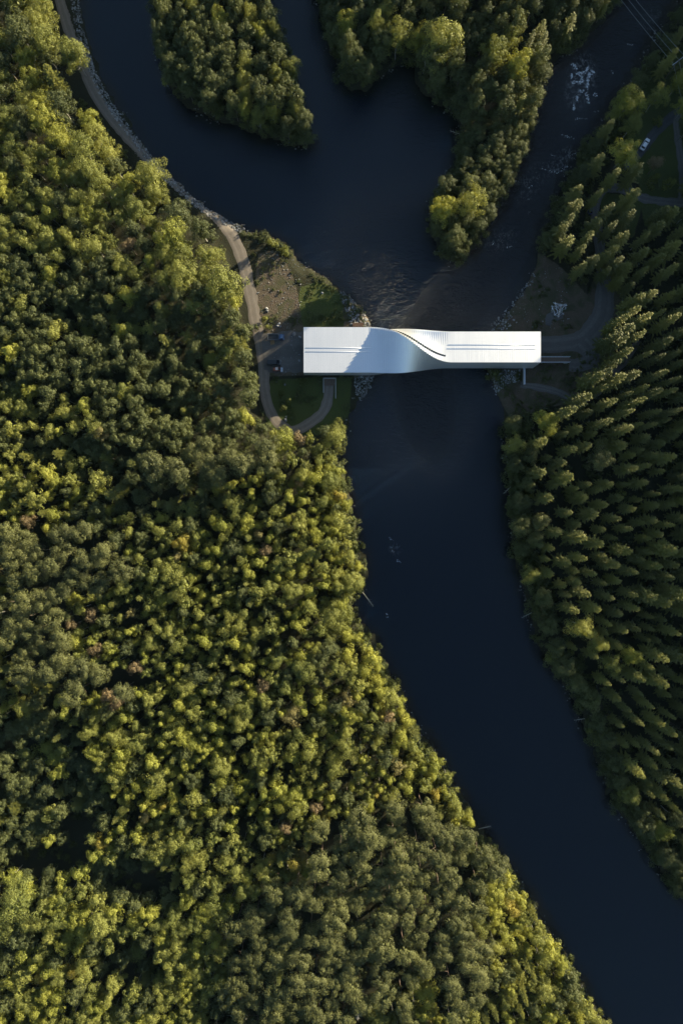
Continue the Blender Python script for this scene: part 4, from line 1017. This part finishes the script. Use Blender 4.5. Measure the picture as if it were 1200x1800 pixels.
o = MB().add(vs, fs).build('rock_outcrop', M['rock_d'], loc=(ox_, oy_, 0)); tag(o, 'low grey rock outcrop beneath the tube sculpture', 'rock outcrop')

# ------------------------------------------------------------------ vehicles (front towards +X)
M['tyre'] = simple('tyre_rubber', (.02, .02, .02), .9, 0, .1)
M['rim'] = simple('wheel_rim', (.4, .4, .42), .4, .8, .1)
M['lamp'] = simple('lamp_glass', (.6, .62, .65), .2, 0, .05)
M['redlamp'] = simple('tail_lamp_red', (.3, .02, .015), .3, 0, .05)
M['black_plastic'] = simple('black_plastic', (.025, .025, .027), .6, 0, .1)
def paint(name, c, r=.3):
    m, n, l, b = mat(name); b.inputs['Base Color'].default_value = rgba(c); b.inputs['Roughness'].default_value = r; b.inputs['Coat Weight'].default_value = .6; b.inputs['Coat Roughness'].default_value = .08; return m
def wheel(root, x, y, r=.33, w=.22):
    o = MB().tube([(0, -w / 2, 0), (0, w / 2, 0)], r, 16).build('wheel', M['tyre'], root, loc=(x, y, r))
    s = 1 if y > 0 else -1
    MB().tube([(0, s * w / 2 - s * .02, 0), (0, s * (w / 2 + .012), 0)], r * .6, 12).build('rim', M['rim'], o)
def hull_loft(rows):
    """rows: (x, halfwidth_bottom, halfwidth_top, zbottom, ztop)"""
    mb = MB(); vs = []; 
    for x, wb, wt, zb, zt in rows:
        vs += [(x, -wb, zb), (x, wb, zb), (x, (wb + wt) / 2 + .03, (zb + zt) / 2), (x, wt, zt), (x, -wt, zt), (x, -(wb + wt) / 2 - .03, (zb + zt) / 2)]
    fs = []
    for i in range(len(rows) - 1):
        for k in range(6): fs.append((i * 6 + k, i * 6 + (k + 1) % 6, (i + 1) * 6 + (k + 1) % 6, (i + 1) * 6 + k))
    fs += [(5, 4, 3, 2, 1, 0), tuple((len(rows) - 1) * 6 + k for k in range(6))]
    return mb.add(vs, fs)
def car(name, px, py, ang, body, label, cat='car', kind='car'):
    x, y = P(px, py, .8); root = empty(name, (x, y, hgt(x, y) + .06), ang)
    L = 4.5 if kind == 'car' else 5.0; h = L / 2
    if kind == 'car':
        hull_loft([(-h, .72, .66, .45, .82), (-h + .12, .84, .76, .32, .95), (-h + .9, .89, .80, .26, .98), (.6, .89, .80, .26, .95), (h - .7, .87, .76, .28, .86), (h - .1, .76, .66, .34, .74), (h, .64, .58, .42, .66)]).build('body', body, root, bevel=.03, smooth=False)
        hull_loft([(-h + .35, .70, .58, .93, 1.0), (-h + .95, .74, .60, .93, 1.36), (.25, .75, .60, .92, 1.38), (1.05, .72, .60, .88, .95)]).build('windows', M['glass'], root)
        hull_loft([(-h + .85, .61, .56, 1.33, 1.41), (-.3, .63, .58, 1.36, 1.45), (.3, .60, .54, 1.33, 1.41)]).build('roof', body, root, bevel=.02)
    else:
        hull_loft([(-h, .86, .80, .35, 1.1), (-h + .15, .92, .86, .3, 1.25), (1.2, .93, .86, .28, 1.2), (h - .5, .9, .8, .3, 1.0), (h - .05, .8, .7, .36, .8)]).build('body', body, root, bevel=.03)
        hull_loft([(-h + .1, .84, .74, 1.22, 1.75), (-h + .3, .85, .74, 1.22, 1.88), (.9, .85, .74, 1.18, 1.88), (1.75, .82, .74, 1.1, 1.18)]).build('windows', M['glass'], root)
        hull_loft([(-h + .2, .76, .70, 1.86, 1.93), (.9, .76, .70, 1.86, 1.94)]).build('roof', body, root, bevel=.02)
    for wx in (-h + .85, h - .85):
        for wy in (-.82, .82): wheel(root, wx, wy)
    for s in (-1, 1):
        MB().box((h - .1, s * .56, .66), (.16, .3, .12)).build('headlight', M['lamp'], root, bevel=.02)
        MB().box((-h + .05, s * .62, .8), (.1, .26, .14)).build('tail_light', M['redlamp'], root)
        MB().box((.95, s * .95, .98), (.14, .16, .12)).build('mirror', M['black_plastic'], root)
    return tag(root, label, cat)
car('parked_car', 1130, 257, R(58), paint('white_paint', (.8, .82, .85)), 'white car parked on the asphalt road in the glade')
car('parked_car', 1036, 368, R(80), paint('navy_paint', (.02, .04, .09)), 'dark blue car half hidden under trees on the right bank')
car('parked_van', 482, 637.5, R(0), paint('black_paint', (.012, .013, .016)), 'black van parked in the yard beside the orange loader', 'van', 'van')
# blue flatbed truck
x, y = P(485, 592.5, 1); tk = empty('flatbed_truck', (x, y, .1))
blue = paint('blue_truck_paint', (.03, .07, .17))
MB().box((1.85, 0, 1.05), (1.6, 1.9, 1.1), taper=.94).box((2.45, 0, .75), (.9, 1.86, .5)).build('cab', blue, tk, bevel=.06)
MB().box((2.1, 0, 1.78), (1.0, 1.72, .42), taper=.85).build('windows', M['glass'], tk, bevel=.05)
MB().box((1.95, 0, 2.03), (.95, 1.5, .08)).build('roof', blue, tk, bevel=.03)
MB().box((-.9, 0, .95), (3.7, 2.0, .12)).box((-.9, 0, .72), (3.9, .8, .3)).build('bed', M['black_plastic'], tk)
for (cx, cy_, dx, dy) in ((-.9, 1.0, 3.7, .06), (-.9, -1.0, 3.7, .06), (-2.75, 0, .06, 2.0), (.93, 0, .06, 2.0)): MB().box((cx, cy_, 1.2), (dx, dy, .4)).build('side_board', M['alu_dark'], tk)
for wx in (-1.7, 2.0):
    for wy in (-.85, .85): wheel(tk, wx, wy, .38, .26)
for s in (-1, 1): MB().box((2.88, s * .65, .8), (.08, .3, .16)).build('headlight', M['lamp'], tk); MB().box((2.0, s * 1.08, 1.5), (.12, .2, .26)).build('mirror', M['black_plastic'], tk)
tag(tk, 'blue flatbed truck parked at the top of the gravel yard', 'truck')
# timber pallet by the truck
x, y = P(479, 601); pt = empty('pallet', (x, y, .1), .1)
wood = simple('pallet_wood', (.36, .22, .1), .85, 0, .2)
for k in range(6): MB().box((-.6 + .24 * k, 0, .14), (.17, 1.9, .04)).build('board', wood, pt)
for k in (-1, 0, 1): MB().box((0, .85 * k, .06), (1.4, .1, .11)).build('runner', wood, pt)
tag(pt, 'light wooden pallet lying beside the blue truck', 'pallet')
# orange compact loader
x, y = P(486, 649.3, .8); ld = empty('compact_loader', (x, y, .1))
orange = paint('orange_machine_paint', (.42, .085, .03), .45)
MB().box((-.45, 0, .85), (1.5, 1.1, .7), taper=.88).build('body', orange, ld, bevel=.07)
MB().box((.15, 0, 1.45), (.9, .95, .7), taper=.85).build('cab_glass', M['glass'], ld, bevel=.04)
MB().box((.15, 0, 1.84), (.95, .98, .09)).build('cab_roof', simple('pale_cab_roof', (.5, .45, .42), .6), ld, bevel=.03)
for s in (-1, 1): MB().tube([(-.2, s * .5, 1.15), (.9, s * .5, 1.0), (1.5, s * .45, .5)], .07, 6).build('loader_arm', orange, ld)
MB().prism([(1.45, .15), (2.1, .12), (2.15, .2), (1.6, .3), (1.55, .75), (1.45, .75)], -.75, .75).build('bucket', M['steel'], ld)
for wx in (-.75, .75):
    for wy in (-.62, .62): wheel(ld, wx, wy, .36, .26)
tag(ld, 'orange compact wheel loader parked right beside the black van', 'loader')

# ------------------------------------------------------------------ power line crossing the top right corner
zw = 9.5
px_, py_ = P(1191, 107, zw); pole = empty('utility_pole', (px_, py_, hgt(px_, py_)))
MB().tube([(0, 0, -.5), (0, 0, 9.9)], [.17, .11], 8).build('pole', M['bark'], pole, smooth=True)
a_ = P(1182, 114, zw); b_ = P(1201, 99.5, zw); ang = math.atan2(b_[1] - a_[1], b_[0] - a_[0])
MB().box((0, 0, 9.3), (math.dist(a_, b_) + .5, .14, .16), rz=ang).build('crossarm', M['steel'], pole)
ends = []
g0 = hgt(px_, py_)
for t in (-.5, 0, .5):
    L2 = math.dist(a_, b_); ox, oy = math.cos(ang) * L2 * t, math.sin(ang) * L2 * t
    MB().tube([(ox, oy, 9.35), (ox, oy, 9.75)], [.07, .05], 8).build('insulator', M['lamp'], pole); ends.append((px_ + ox, py_ + oy, g0 + 9.75))
tag(pole, 'utility pole with a pale crossarm carrying wires in the top right corner', 'utility pole')
wire = simple('aluminium_wire', (.42, .44, .47), .6, .2, .05)
starts = [P(1094, 0, 11), P(1107, 0, 11), P(1120, 0, 11)]
which = ['leftmost', 'middle', 'rightmost']
for k in range(3):
    e = Vector(ends[k]); s0 = Vector((*starts[k], 11.0)); d = (s0 - e); far = e + d * 1.6
    dz = Vector((d.y, -d.x, 0)).normalized()
    e2 = e - Vector((d.x * .62 + 6, d.y * .9, 0)); 
    A = [far.lerp(e, i / 14) - Vector((0, 0, 4 * .6 * (i / 14) * (1 - i / 14))) for i in range(15)]
    B = [e.lerp(e2, i / 10) - Vector((0, 0, 2.0 * (i / 10) * (1 - i / 10))) for i in range(1, 11)]
    o = MB().tube(A + B, .026, 5).build('power_line', wire); tag(o, which[k] + ' of the three wires crossing the river at top right', 'power line', 'wires across the upper river')

# ------------------------------------------------------------------ thin evening haze
hz = MB().box((0, 0, 118), (3600, 3600, 250)).build('haze', M['gravel'])
hm = bpy.data.materials.new('thin_haze'); hm.use_nodes = True; hn = hm.node_tree.nodes; hl = hm.node_tree.links
hn.remove(hn['Principled BSDF']); pv = hn.new('ShaderNodeVolumePrincipled'); pv.inputs['Color'].default_value = (.35, .68, 1, 1); pv.inputs['Density'].default_value = 1.0e-5
hl.new(pv.outputs[0], hn['Material Output'].inputs['Volume']); hz.data.materials.clear(); hz.data.materials.append(hm); tag(hz, 'thin bluish evening haze over the valley', 'haze', kind='stuff')
